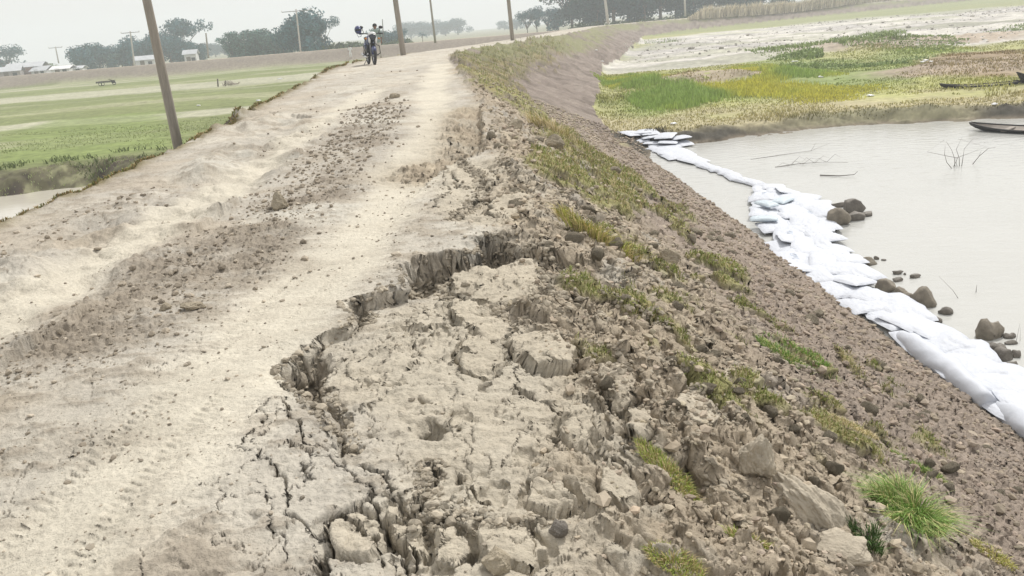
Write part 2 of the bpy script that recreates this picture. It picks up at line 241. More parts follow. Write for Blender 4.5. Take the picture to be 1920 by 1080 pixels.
def land(x, y, want_col=True):
    """height, colour and zone of the land at every (x, y)"""
    x = np.asarray(x, float).ravel(); y = np.asarray(y, float).ravel(); n = len(x)
    z, u, s, pd, sd = base(x, y)
    near = np.where(np.hypot(x, y) < 60)[0]
    # jagged coordinates for everything broken
    wx = x.copy(); wy = y.copy(); a = near
    f1 = fbm(x[a], y[a], 5, 3, 31); f2 = fbm(x[a], y[a], 5, 3, 41); g1 = vn(x[a]*22, y[a]*22, 51); g2 = vn(x[a]*22, y[a]*22, 61)
    g3 = vn(x[a]*55, y[a]*55, 53); g4 = vn(x[a]*55, y[a]*55, 63); wx[a] += .05*f1 + .014*g1 + .007*g3; wy[a] += .07*f2 + .018*g2 + .008*g4
    hr = hwr(s); hl = hwl(s); wr = u-hr; wl = -u-hl
    road = ss(.15, -.15, wr + .25*fbm(x, y, .9, 3, 71)) * ss(.2, -.05, wl + .2*fbm(x, y, 1.3, 3, 73))
    rslope = ss(-.2, .2, wr + .3*fbm(x, y, .9, 3, 71)) * (u > 0) * ss(-.02, .15, z-WATER+.05) * ss(2.2, .6, sd*(s > 24))
    rslope = np.where((u > 0) & (z > -2.2+.3*ss(20, 60, y)*0), np.maximum(rslope, ss(-.1, .1, wr)*(z > shore(x, y)[0]+.1)), rslope)
    far = np.hypot(x, y)
    # ---- failure: which side of the scarp
    broken = np.zeros(n); ridge_c = np.zeros(n); gapm = np.zeros(n)
    a = sub(x, y, GAP, 3.5)
    a = a[(y[a] < 9) & (y[a] > .8)]
    X = wx[a]; Y = wy[a]; f1m = fbm(x[a], y[a], 1.5, 2, 35)
    REG = SCARP + [(1.2, 5.9), (4, 5), (4, .5), (-.62, .5), (-.62, 2.1)]
    rd = poly(X, Y, REG)
    br = ss(.012, -.03, rd) * ss(1.6, 3.0, Y)
    drop = .015 + .065*ss(2.6, 3.9, Y) + .08*ss(4.2, 6.0, Y)
    z[a] -= drop*br*ss(.75, -.35, wr[a] + .2*f1m)
    broken[a] = ss(.05, -.35, rd)*ss(.9, .0, wr[a])
    gd = poly(X, Y, GAP)
    gd = gd + .02*fbm(x[a], y[a], 14, 3, 95); wall = ss(.01, -.05, gd)
    z[a] -= wall*(.08 + .09*ss(-.03, -.12, gd) + .05*fbm(x[a], y[a], 9, 3, 91)); gapm[a] = wall
    # crumbling shoulder above the scarp
    z[a] -= .03*ss(.14, .0, gd)*(rd > 0)*ss(4.6, 3.9, Y)
    # block with its own tilt
    
    # pressure ridge, steep on the near side
    D, sg, A = pline(X, Y, RIDGE); sdv = D*sg*-1
    t = ss(0, .25, A)*ss(0, .3, A.max()-A) if len(A) else 0
    hgt = .085*t*(.55+.6*vn(A*4, A*0, 5))
    up = np.where(sdv > 0, hgt*np.exp(-np.abs(sdv)/.45), -.6*hgt*np.exp(-np.abs(sdv)/.10))
    z[a] += np.where(D < 1.6, up, 0)*ss(-.015, .015, sdv*1.0+.0)*1.0 + np.where(D < 1.6, np.where(sdv < 0, -.6*hgt*np.exp(-D/.10), 0), 0)*0
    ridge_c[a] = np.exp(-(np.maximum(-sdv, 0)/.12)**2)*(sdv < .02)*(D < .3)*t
    # upper scarp, farther along the crest
    a = sub(x, y, UPSC, 2.2)
    D, sg, A = pline(wx[a], wy[a], UPSC); k = (sg > 0)*np.exp(-D/.5)
    z[a] -= (.20+.1*fbm(wx[a], wy[a], 1.5, 2, 97))*k*ss(.0, .09, D)*(D < 1.6); rubx = np.zeros(n); rubx[a] = (sg > 0)*ss(.9, .4, D)
    broken[a] = np.maximum(broken[a], (sg > 0)*ss(1.3, .6, D))
    a = sub(x, y, [(-0.804, 10.123), (0.216, 6.325)], 1.0)
    e = poly(x[a], y[a], [(-0.668, 9.846), (-0.227, 9.82), (0.343, 8.781), (0.281, 6.69), (-0.22, 6.48), (-0.456, 6.801), (-0.649, 7.261)]); broken[a] = np.maximum(broken[a], ss(.15, -.1, e))
    z[a] -= .05*ss(.05, -.3, e)
    # ---- cracks and pits
    crack = np.zeros(n)
    for P, hw_, dp in CRK:
        a = sub(x, y, P, .5)
        if not len(a): continue
        D, _, A = pline(wx[a], wy[a], P); e = A.max()+1e-6
        tw = np.sin(np.clip(A/e, 0, 1)*math.pi)**.35*(.75+.5*vn(A*14, A*0+3.3, 7))+.05
        k = np.exp(-(D/(.8*hw_*tw+.0015))**4); z[a] -= dp*k; crack[a] = np.maximum(crack[a], k)
    for (px, py), r_, dp in PITS:
        a = sub(x, y, [(px, py)], r_*3); k = np.exp(-(np.hypot(wx[a]-px, (wy[a]-py)*.8)/r_)**3); z[a] -= dp*k
    # ---- firm tilted plates broken off the crest
    platem = np.zeros(n)
    for P, hh, tx, ty in PLATES:
        a = sub(x, y, P, .25); c0 = np.array(P).mean(0); e = poly(.5*x[a]+.5*wx[a], .5*y[a]+.5*wy[a], P); k = ss(.006, -.014, e)
        z[a] += k*(hh+tx*(x[a]-c0[0])+ty*(y[a]-c0[1])) - .035*ss(.03, .008, np.abs(e-.012))*(e > -.004); platem[a] = np.maximum(platem[a], k)
    # ---- fine plates on the cracked crest beside the slump
    a = near[(broken[near] > .02) | ((np.abs(wr[near]+.5) < 1.1) & (y[near] < 16) & (y[near] > 1.2))]
    a = a[(wr[a] < .5)]
    F1, F2, ID = worley(wx[a], wy[a]*.8, 3.2, 101)
    m = ss(-.1, .5, fbm(x[a], y[a], .8, 2, 107)+.15+.8*ss(3.0, 2.2, y[a]))*np.maximum(broken[a], .0)*(1-gapm[a])*ss(.85, .35, fbm(x[a], y[a], .9, 2, 109)+.5)
    k = ss(.05, .0, F2-F1)*(.3+.7*ss(0, .5, vn(x[a]*3, y[a]*3, 111)))
    z[a] += m*((ID-.5)*.03 - .035*k)
    # ---- rubble
    strip = np.zeros(n)
    for P, w_, amt in STRIP:
        a = sub(x, y, P, 2)
        D, _, A = pline(x[a], y[a], P); strip[a] = np.maximum(strip[a], amt*ss(w_*1.6, w_*.3, D + .9*w_*fbm(x[a], y[a], 1.6, 4, 131))*ss(-.30, .15, fbm(x[a], y[a], .8, 3, 133)))
    strip = np.maximum(strip, .45*road*ss(-.5, -.05, wl + .3*fbm(x, y, 1.1, 3, 135)))
    trk = np.zeros(n)
    for P, w_ in TRACK:
        D, _, A = pline(x, y, P); trk = np.maximum(trk, ss(w_*1.7, w_*.4, D + .25*fbm(x, y, 1.1, 3, 141))*(y > 0))
    tread = np.zeros(n)
    for P, w_ in TRACK:
        a = sub(x, y, P, 1.); a = a[far[a] < 14]; D, sg, A = pline(x[a], y[a], P); q = D*sg
        for c0 in (-.16, .14): 
            e = ss(.075, .05, np.abs(q-c0))*ss(-.05, .2, fbm(x[a], y[a], 1.3, 2, 605)); tread[a] += e*(.5+.5*np.sign(np.sin(A*130+np.abs(q-c0)*60)))*.006-e*.008
    z += tread
    trk *= road*(1-gapm)
    # rubble amount: slope, strip, ridge area, lower right of the slump
    rub = np.zeros(n)
    lowr = ss(-.42, .15, wr + .42*fbm(x, y, 1.2, 3, 151) - .12*ss(3.4, 2.2, y))*(u > 0)
    rub = np.maximum(rslope*1.0, lowr*ss(60, 20, far)*ss(-.15, .0, z-WATER))
    rub = np.maximum(rub, rubx)
    rub *= 1-.85*platem
    rub = np.where(sd > .8, rub*(s < 26+0*s) + rub*.5*(s >= 26), rub)
    turf = np.zeros(n)
    for P in TURF:
        a = sub(x, y, P, 2.5)
        if len(a): turf[a] = np.maximum(turf[a], ss(.12, -.12, poly(x[a], y[a], P)/(.5+y[a]*.06) + .35*fbm(x[a], y[a], 2.2, 3, 161)))
    clump = ss(-.22, .05, fbm(x, y, 3., 2, 77)-.06); turf *= clump
    big = ss(.0, .6, fbm(x, y, .9, 2, 171)+.25)
    grav = ss(1.0, 2.2, wr + .6*fbm(x, y, .5, 2, 175) + .9*ss(10, 20, y))*(u > 0)       # finer gravelly soil lower down
    a = np.where((rub > .02) & (far < 60))[0]; xx = wx[a]; yy = wy[a]
    b = (1-.8*grav[a])*rub[a]*(1-.55*turf[a])
    z[a] += b*(.32*big[a]+.12)*clods(wx[a], wy[a], 3.3, 201, .6)/3.3*1.4
    z[a] += rub[a]*(1-.4*turf[a])*(.75-.35*grav[a])*clods(wx[a], wy[a], 9., 211, .8)/9*1.35
    a = np.where((rub > .02) & (far < 25))[0]
    z[a] += rub[a]*1.15*clods(wx[a], wy[a], 21., 221, .85)/21
    a = np.where((rub > .02) & (far < 9))[0]
    z[a] += rub[a]*.7*clods(x[a], y[a], 48., 231, .8)/48 + rub[a]*.012*fbm(x[a], y[a], 9, 4, 233, .6)
    # terracettes and erosion lines running down the slope
    a = np.where((rslope > .02) & (far < 60))[0]
    z[a] += rslope[a]*(.07*fbm(x[a]*.8, y[a]*.9, .9, 3, 241) + .05*(1-grav[a])*(1-2*np.abs(fbm(x[a]*.5+y[a]*.35, y[a]*.9-x[a]*.2, 1.5, 3, 245))))
    z[a] += turf[a]*(.05+.004*y[a])*ss(.2, .5, turf[a])
    a = np.where((rslope > .02) & (far >= 18) & (far < 170))[0]; k = ss(18, 35, far[a])*rslope[a]
    z[a] += k*(.16*fbm(x[a], y[a], 1.0, 4, 246, .62) + .55*clods(x[a], y[a], 1.7, 247, .7)/1.7*ss(30, 60, far[a]))
    # road strips
    a = np.where((strip > .02) & (far < 45))[0]
    z[a] += strip[a]*(.02*fbm(x[a], y[a], 1.5, 3, 251) + .28*clods(wx[a], wy[a], 6., 255, .6)/6 + .9*clods(wx[a], wy[a], 15., 257, .7)/15 + .9*clods(x[a], y[a], 34., 258, .7)/34)
    # fine drying cracks in patches of the crest
    a = np.where((road > .3) & (far < 9) & (trk < .5))[0]; F1, F2, ID = worley(wx[a], wy[a], 3.4, 601)
    dry = np.zeros(n); dry[a] = ss(.016, .004, F2-F1)*ss(.02, .2, fbm(x[a], y[a], .9, 2, 603)+.28*ss(1.2, .3, np.abs(x[a]+1.15)))*road[a]; z -= .012*dry
    # road skin
    a = np.where((road > .02) & (far < 60))[0]
    calm = (1-.7*trk[a])
    z[a] += road[a]*(.02*fbm(x[a], y[a], .8, 3, 261) + calm*.008*fbm(x[a], y[a]*1.3, 6, 4, 263) - .022*trk[a] + calm*.012*ss(.0, .5, fbm(x[a], y[a]*2.2, 7, 4, 312, .6)))
    cr = ss(-.1, .45, fbm(x[a], y[a]*1.2, .9, 3, 264)+.1)*(1-.85*trk[a])
    F1, F2, ID = worley(wx[a], wy[a], 8., 265); z[a] += road[a]*cr*(.012*(ID-.4)*ss(0, .25, F2-F1) + .008*fbm(x[a], y[a], 18, 3, 266))
    a = a[far[a] < 14]
    z[a] += road[a]*(1-.75*trk[a])*.35*clods(x[a], y[a], 30., 267, .25)/30 + road[a]*.0018*vn(x[a]*60, y[a]*60, 269)
    a = np.where((broken > .05) & (far < 20))[0]
    z[a] += broken[a]*(.024*fbm(x[a], y[a], 5, 5, 271, .62) + .012*fbm(x[a]*.6, y[a]*1.8, 9, 4, 275, .6)) - broken[a]*.03*ss(.25, .5, fbm(x[a], y[a], 7, 3, 278)) + broken[a]*ss(.1, .5, fbm(x[a], y[a], 1.8, 3, 277))*.55*clods(wx[a], wy[a], 22., 279, .6)/22 + gapm[a]*(1.2*clods(wx[a], wy[a], 12, 273, .8)/12 + .8*clods(x[a], y[a], 30, 274, .8)/30)
    # ---- left edge turf lip, field relief, shore relief
    lip = np.exp(-((wl-.06)/.16)**2)*(s < 45)*(far < 60); z += lip*(.05+.10*fbm(x, y, 2.2, 4, 281))
    mnd = np.zeros(n)
    for (px, py), r_, hh in MOUND:
        a = sub(x, y, [(px, py)], r_*3); q = np.exp(-((x[a]-px)**2/(r_*1.6)**2+(y[a]-py)**2/r_**2)); mnd[a] = np.maximum(mnd[a], q)
        z[a] += hh*q*(1+.5*fbm(x[a], y[a], .8, 3, 285))
    flat = (1-road)*(1-ss(-.2, .4, z+.9))
    a = np.where((far < 120) & (rslope < .5) & (road < .5))[0]
    z[a] += .06*fbm(x[a], y[a], .5, 4, 291)*np.where(u[a] > 0, ss(.2, 1.5, sd[a]), ss(0, 1, pd[a]))
    bank = (pd > -.2) & (pd < 2.0) & (u < 0)
    a = np.where(bank)[0]; z[a] += (.16*fbm(x[a], y[a], 1.5, 4, 295)+.12*clods(x[a], y[a], 1.6, 296, .7))*ss(-.2, .5, pd[a])
    a = np.where((sd > -.1) & (sd < 2.2) & (u > 0) & (s > 18) & (far < 90))[0]; z[a] += ss(2.2, .5, sd[a])*(.12*clods(x[a], y[a], 2.2, 297, .8)+.10*fbm(x[a], y[a], 1.2, 4, 298))
    si = ss(3, -3, poly(x, y, SILT)); a = np.where((si > .01) & (far < 250))[0]; z[a] += si[a]*(.40*fbm(x[a]*.6, y[a], .16, 5, 299, .62)-.08)
    # zones: 0 road, 1 embankment, 2 floodplain (left), 3 riverbank (right)
    zone = np.full(n, 1); zone[road > .5] = 0
    zone[(u < 0) & (wl > .0) & (z < field(x, y)[0]+.35)] = 2
    fr = shore(x, y)[0]; zone[(u > 0) & (wr > .3) & (base(x, y)[0] < fr+.15) & (s > 18)] = 3
    if not want_col: return z, zone
    # ================================================= colours (darker in gap, cracks and on the steep ridge side)
    big1 = fbm(x, y, .35, 4, 301); mid = fbm(x, y, 2.5, 4, 303); fine = fbm(x, y, 14, 3, 305)
    c = lerp(np.tile(np.array(C_GREY), (n, 1)), C_DUST, ss(-.35, .45, big1+.3*mid)*.75)
    c = lerp(c, (.43, .37, .29), .55*ss(.05, .5, fbm(x*.7, y*1.1, .9, 4, 307)))
    c = lerp(c, (.61, .57, .475), .85*trk); c = lerp(c, (.58, .565, .50), .5*ss(.2, .5, fbm(x, y, .55, 3, 309))*(1-trk))
    c = lerp(c, (.36, .315, .25), .65*ss(.1, .45, fbm(x*.8, y*1.4, 3.4, 4, 308, .6)+.18*fbm(x, y, .7, 2, 306))*(1-.8*trk))
    c = lerp(c, (.33, .29, .235), .7*ss(.12, .42, fbm(x, y*2.2, 7, 4, 312, .6)+.22*fbm(x, y, .6, 2, 314))*(1-.75*trk)*ss(30, 10, far))
    c = lerp(c, C_RUB, np.clip(strip*1.0, 0, .85)*ss(-.5, .2, mid+.2))
    c = lerp(c, (.30, .265, .215), .7*dry); c = lerp(c, C_SLAB, .85*broken); c = lerp(c, (.50, .45, .36), .8*platem)
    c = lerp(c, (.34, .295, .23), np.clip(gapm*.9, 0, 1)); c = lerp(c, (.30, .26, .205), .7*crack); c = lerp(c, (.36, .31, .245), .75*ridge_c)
    c = lerp(c, (.37, .312, .235), .9*rub*ss(-.6, .3, mid+.25*fine+.2))
    c = lerp(c, (.51, .445, .34), rub*.65*(1-grav)*ss(.1, .5, fbm(x, y, 1.7, 3, 311)))
    c = lerp(c, C_GRAV, rub*grav*.8)
    c = lerp(c, (.34, .29, .245), rub*grav*.6*ss(.1, .6, fbm(x, y, 3.1, 3, 313)))
    c = lerp(c, (.225, .188, .165), rslope*.9*ss(16, 30, s))
    q = fbm(x, y, 1.3, 4, 318, .65); c = lerp(c, (.15, .125, .105), rslope*ss(14, 30, s)*.7*ss(.05, .35, q)); c = lerp(c, (.33, .285, .245), rslope*ss(14, 30, s)*.5*ss(-.1, -.4, q))
    c = lerp(c, C_TURF, np.maximum(turf*rub, turf*.5)*.95*ss(-.8, -.1, mid)); c = lerp(c, (.31, .25, .12), turf*.5*ss(.0, .5, fbm(x, y, 2, 2, 315)))
    far_turf = ss(30, 42, s)*rslope*ss(2.6, 1.6, wr + 1.4*fbm(x, y, .35, 4, 317))*ss(-.5, 0, fbm(x, y, 1.1, 3, 319)); c = lerp(c, (.24, .245, .13), far_turf*.85)
    # left floodplain
    fq = fbm(x*.6, y*1.3, 1.6, 4, 337, .65)
    isl = (u < 0)*ss(.05, .25, wl)
    g = np.tile(np.array(C_FIELD), (n, 1))
    g = lerp(g, (.235, .26, .125), ss(-.1, .5, fbm(x*.05, y*.25, .6, 4, 321)))
    g = lerp(g, (.34, .34, .22), .7*ss(.10, .35, fbm(x*.25, y, .22, 4, 323)))
    yb = y + .05*x
    g = lerp(g, (.43, .42, .33), .8*ss(.05, .3, fbm(x*.05, y, .12, 4, 325)-.10+.30*ss(50, 66, yb)-.5*ss(46, 30, yb))*ss(118, 100, yb))
    g = lerp(g, (.20, .255, .09), .7*ss(.5, -.5, poly(x, y, LEFTGREEN)/2 + .8*fbm(x, y, .4, 3, 327))*(far < 50))
    bk = ss(2.6, .8, pd+.6*fbm(x, y, .7, 3, 329)); g = lerp(g, (.115, .105, .07), .92*bk); g = lerp(g, (.085, .065, .055), bk*.95*ss(.0, .3, fbm(x, y, .45, 3, 331))); q = fbm(x, y, 2.2, 4, 334, .65); g = lerp(g, (.07, .06, .05), bk*.8*ss(.1, .35, q)); g = lerp(g, (.25, .25, .15), bk*.7*ss(-.1, -.35, q)); g = lerp(g, (.14, .2, .07), bk*.8*ss(.1, .35, fbm(x, y, .7, 3, 333)))
    dF, _, _ = pline(x, y, FD)
    g = lerp(g, (.25, .215, .18), ss(7.5, 5, dF + 1.5*fbm(x*.3, y, .3, 3, 335))*ss(1.0, 3.0, dF+2.6))
    g = lerp(g, (.60, .52, .40), ss(1.9, 1.4, dF+1.0*(y < np.interp(x, [-900, 17], [210, 120]))))
    g = lerp(g, (.55, .50, .40), .9*ss(.8, .3, np.abs(dF-13-2*np.sin(x*.05)))*(y < 140)*(x < 10))
    g = lerp(g, (.28, .27, .2), ss(135, 150, y)*.8)
    g = g*(1+.28*fq*ss(90, 40, far)+.12*fbm(x*.3, y, .5, 3, 338))[:, None]
    c = lerp(c, (0, 0, 0), isl*1.0) + g*isl[:, None]
    c = lerp(c, (.20, .17, .09), np.clip(lip*1.1, 0, .85)*ss(-.6, .1, mid))
    # right shore
    isr = (u > 0)*(zone == 3)*1.0
    h = np.tile(np.array((.36, .36, .18)), (n, 1)); wv = fbm(x, y, .12, 4, 341)
    h = lerp(h, (.36, .365, .16), ss(1.5, -1.5, poly(x, y, YGREEN) + 5*wv))
    h = lerp(h, (.24, .29, .13), .7*ss(.1, .4, fbm(x*.4, y, .2, 4, 343))*ss(3, 12, sd))
    for P in BGREEN: h = lerp(h, (.24, .31, .12), .6*ss(1, -1, poly(x, y, P) + 4*wv))
    h = lerp(h, (.56, .54, .50), .95*ss(1.5, -1.5, poly(x, y, SILT) + 9*fbm(x*.5, y, .09, 4, 345))*ss(-.5, .0, .35-fbm(x*.4, y, .16, 4, 347)))
    h = lerp(h, (.40, .385, .37), .85*si*ss(-.1, .25, fbm(x*.5, y, .2, 5, 346, .6))); h = lerp(h, (.27, .28, .19), .5*si*ss(.2, .3, fbm(x*.4, y*1.2, .16, 4, 348)))
    for P in BROWN: h = lerp(h, (.30, .22, .16), .85*ss(1, -1, poly(x, y, P) + 3*wv))
    h = lerp(h, (.37, .31, .245), ss(.25, .6, mnd)*(mid > -.4)*(y < 60)*.9)
    h = h*(1+.32*fbm(x*.6, y*1.2, 1.1, 4, 352, .65)+.15*fbm(x*.4, y, .3, 3, 353))[:, None]
    h = lerp(h, (.42, .37, .255), .8*ss(5.5, 2.2, sd+2*fbm(x, y, .5, 3, 349))*(1-mnd))
    h = lerp(h, (.075, .07, .06), .97*ss(1.5, .6, sd+1.2*fbm(x*.6, y, .45, 4, 351))*np.maximum(ss(11, 8, x), ss(14, 15.5, x)))
    h = lerp(h, (.20, .195, .125), .8*ss(1.6, .6, sd+1.2*fbm(x*.6, y, .45, 4, 351))*(1-np.maximum(ss(11, 8, x), ss(14, 15.5, x))))
    h = lerp(h, (.26, .28, .16), ss(108, 125, y)*(s > 60)*.7)
    c = c*(1-isr[:, None]) + h*isr[:, None]
    c = lerp(c, (.20, .17, .13), ss(.12, -.02, z-WATER)*(u > 0)*(sd < .6))
    c = c*(1+.09*mid+(.07+.13*np.maximum(rub, .6*strip))*fine)[:, None]
    return z, zone, np.clip(c, .01, .8)
def hz(x, y):
    return land(np.array([x], float), np.array([y], float), False)[0][0]
# polar-ish sheet: fine where the ground is near, coarse toward the horizon and behind the camera
def radii():
    r = [.25]; 
    while r[-1] < 940:
        q = r[-1]; r.append(q + (q*.0034 if q > 1.4 else q*.03)*(1+ss(32, 60, np.array(q))*2+ss(150, 600, np.array(q))*8))
    return np.array(r)
rr = radii(); th = np.concatenate([np.linspace(-180, -50, 60)[:-1], np.linspace(-50, 50, 1380), np.linspace(50, 180, 60)[1:]])*math.pi/180
TH, RR = np.meshgrid(th, rr); GX = (RR*np.sin(TH)).ravel(); GY = (RR*np.cos(TH)).ravel()
GZ, GZONE, GC = land(GX, GY)
nr, nth = RR.shape
Zg = GZ.reshape(nr, nth); gr = np.abs(np.gradient(Zg, axis=0))/(np.gradient(RR, axis=0)+1e-9) + np.abs(np.gradient(Zg, axis=1))/(RR*np.gradient(TH, axis=1)+1e-9)
a = np.where((gr.ravel() > .5) & (RR.ravel() < 14) & (RR.ravel() > 1.3) & (GX > -1.9))[0]; k_ = ss(.5, 2., gr.ravel()[a])*np.clip(RR.ravel()[a]/4, .5, 1.6)
ox = .032*vn(GY[a]*10+GX[a]*6, GZ[a]*26, 401)+.010*vn(GY[a]*40, GZ[a]*80+GX[a]*30, 403); oy = .032*vn(GX[a]*10-GY[a]*6, GZ[a]*26, 405)+.010*vn(GX[a]*40, GZ[a]*80-GY[a]*30, 407)
GX[a] += ox*k_; GY[a] += oy*k_
print('land grid', nr, nth, nr*nth)
i = np.arange((nr-1)*(nth-1)); r0 = i//(nth-1); c0 = i % (nth-1); q = r0*nth+c0
QF = np.stack([q, q+1, q+1+nth, q+nth], 1)
M_ground = mat('dry_soil', attr=True, var=.16, vscale=45., bump=.9, bscale=110., bump2=.35, b2scale=30., rough=.95, spec=.15)
M_grassland = mat('grassland', attr=True, var=.25, vscale=3., bump=.6, bscale=8., rough=.95, spec=.1)
fz = GZONE[QF[:, 0]]
for k, nm, m_ in ((0, 'dirt_road', M_ground), (1, 'embankment_ground', M_ground), (2, 'floodplain', M_grassland), (3, 'riverbank', M_grassland)):
    f = QF[fz == k]; us, inv = np.unique(f, return_inverse=True)
    o = mk(nm, np.stack([GX, GY, GZ], 1)[us], inv.reshape(f.shape), m_, col=GC[us]); tag(o, kind='structure')
# ------------------------------------------------------------------ water
def water_mat(name, col, rough, scale, strength):
    m = mat(name, col, rough, var=.04, vscale=.3, spec=.5); t = m.node_tree; b = t.nodes['Principled BSDF']; L = t.links.new
    b.inputs['IOR'].default_value = 1.33
    tc = N(t, 'TexCoord'); mp = N(t, 'Mapping'); mp.inputs['Scale'].default_value = (1, 2.2, 1); mp.inputs['Rotation'].default_value = (0, 0, .25)
    n1 = N(t, 'TexNoise', Scale=scale, Detail=4., Roughness=.55); bp = N(t, 'Bump', Strength=strength, Distance=.02)
    L(tc.outputs['Object'], mp.inputs[0]); L(mp.outputs[0], n1.inputs['Vector']); L(n1.outputs[0], bp.inputs['Height']); L(bp.outputs[0], b.inputs['Normal'])
    return m
def sheet(name, P, z, m):
    o = mk(name, [(a, b, z) for a, b in P], [list(range(len(P)))], m, smooth=False); return tag(o, kind='structure')
M_water = water_mat('silty_water', (.485, .49, .47), 0.06, 2.6, .8)
sheet('river_water', [(1.5, -30), (1.5, 34), (30, 40), (300, 70), (300, -30)], WATER, M_water)
sheet('pond_water', [(-40, -2), (-4, -2), (-4, 30), (-40, 40)], POND_Z, water_mat('pale_pond_water', (.56, .53, .46), .12, 2., .25))

# ------------------------------------------------------------------ materials of the things
M_clod = mat('soil_clod', attr=True, var=.2, vscale=18., bump=.5, bscale=50., rough=.95, spec=.1)
M_rock = mat('earth_boulder', (.42, .375, .30), var=.25, vscale=9., bump=.9, bscale=30., bump2=.5, b2scale=8., spec=.15)
M_brown = mat('brown_earth_lump', (.36, .315, .24), var=.3, vscale=12., bump=1., bscale=40., bump2=.5, b2scale=10., spec=.1)
M_wetrock = mat('wet_rock', (.22, .195, .155), rough=.7, var=.35, vscale=8., bump=.9, bscale=25., spec=.3)
M_darkrock = mat('dark_wet_rock', (.15, .135, .115), rough=.6, var=.3, vscale=8., bump=.9, bscale=25., spec=.35)
M_blade = mat('grass_blade', attr=True, var=.2, vscale=2., rough=.7, spec=.2)
M_bag = mat('woven_white_plastic', (.54, .57, .63), rough=.6, var=.06, vscale=7., bump=.12, bscale=9., bump2=.35, b2scale=3.5, spec=.35)
M_bagblue = mat('pale_blue_plastic', (.50, .58, .64), rough=.5, var=.1, vscale=7., bump=.4, bscale=26.)
M_print = mat('blue_bag_print', (.12, .25, .42), rough=.6, var=.2)
M_twig = mat('grey_wet_wood', (.13, .115, .10), rough=.8, var=.3, vscale=15.)
M_bark = mat('bark', (.16, .13, .10), rough=.9, var=.3, vscale=4., bump=.5, bscale=12.)
M_palebark = mat('pale_dead_bark', (.42, .38, .32), rough=.9, var=.3, vscale=4.)
M_leaf = mat('foliage', attr=True, var=.25, vscale=.6, rough=.75, spec=.2)
M_pole = mat('weathered_concrete', (.30, .27, .235), rough=.9, var=.22, vscale=3., bump=.6, bscale=25., stretch=(6, 6, .8))
M_pole2 = mat('pale_concrete', (.50, .48, .44), rough=.9, var=.15, vscale=3.)
M_steel = mat('dull_steel', (.22, .22, .22), rough=.6, metal=.4)
M_tar = mat('tarred_hull', (.035, .032, .030), rough=.7, var=.4, vscale=5., bump=.4, bscale=20.)
M_tarin = mat('worn_inner_planks', (.28, .25, .22), rough=.8, var=.3, vscale=6.)
M_tin = mat('corrugated_tin', (.55, .57, .60), rough=.5, var=.15, vscale=1., metal=.2)
M_wallm = mat('weathered_house_wall', (.30, .27, .26), rough=.9, var=.2, vscale=1.)
M_wallw = mat('whitewashed_wall', (.62, .62, .62), rough=.9, var=.1, vscale=1.)
M_black = mat('black_rubber', (.02, .02, .022), rough=.6, var=.2)
M_navy = mat('navy_paint', (.035, .05, .16), rough=.3, var=.05, spec=.5)
M_white = mat('white_paint', (.75, .76, .78), rough=.35, var=.05, spec=.5)
M_chrome = mat('chrome', (.55, .55, .57), rough=.2, metal=1., var=.02)
M_glass = mat('visor', (.02, .025, .04), rough=.1, var=.0, spec=.6)
M_skin = mat('skin', (.22, .13, .09), rough=.6, var=.05)
M_hair = mat('black_hair', (.02, .018, .016), rough=.7, var=.2)
M_shirt = mat('grey_green_shirt', (.27, .33, .31), rough=.9, var=.1, vscale=8.)
M_trouser = mat('pale_trousers', (.55, .53, .49), rough=.9, var=.1, vscale=8.)
M_whites = mat('white_shirt', (.75, .75, .76), rough=.9, var=.05)
M_straw = mat('dry_brushwood', attr=True, rough=.95, var=.3, vscale=2.)
# ------------------------------------------------------------------ small geometry kit
def ico(sub=2):
    import bmesh
    bm = bmesh.new(); bmesh.ops.create_icosphere(bm, subdivisions=sub, radius=1)
    V = np.array([v.co[:] for v in bm.verts]); F = np.array([[v.index for v in f.verts] for f in bm.faces]); bm.free(); return V, F
ICO = {k: ico(k) for k in (1, 2, 3, 4, 6)}
def rockshape(sub, seed, rough=.25, cuts=7, hard=0):
    V, F = ICO[sub]; V = V.copy(); g = np.random.default_rng(seed)
    for _ in range(cuts):                                  # planar facets
        n = g.normal(size=3); n /= np.linalg.norm(n); d = .55+.35*g.random(); k = V@n; V -= np.outer(np.maximum(k-d, 0)*.9, n)
    o = g.random(3)*50
    for f_, a_ in ((1.6, rough), (4., rough*.45), (9., rough*.25), (20., rough*.16), (40., rough*.08))[:3+hard]:
        h = vn(V[:, 0]*f_+o[0]+V[:, 2]*.7*f_, V[:, 1]*f_+o[1]-V[:, 2]*.6*f_, seed)+vn(V[:, 2]*f_+o[2], V[:, 0]*f_-V[:, 1]*f_*.5, seed+5)
        V *= (1+a_*h*.5)[:, None]
    return V, F
def tube(P, r, n=7, cap=True):
    """swept tube through points P with radii r"""
    P = [Vector(p) for p in P]; m = len(P); r = [r]*m if not hasattr(r, '__len__') else r; V = []; F = []
    for i, p in enumerate(P):
        d = (P[min(i+1, m-1)]-P[max(i-1, 0)]).normalized(); a = Vector((0, 0, 1)) if abs(d.z) < .9 else Vector((1, 0, 0))
        s = d.cross(a).normalized(); t = s.cross(d)
        for k in range(n):
            q = 2*math.pi*k/n; V.append(p+(s*math.cos(q)+t*math.sin(q))*r[i])
    for i in range(m-1):
        for k in range(n): F.append([i*n+k, i*n+(k+1) % n, (i+1)*n+(k+1) % n, (i+1)*n+k])
    if cap: F.append(list(range(n))[::-1]); F.append([(m-1)*n+k for k in range(n)])
    return [tuple(v) for v in V], F
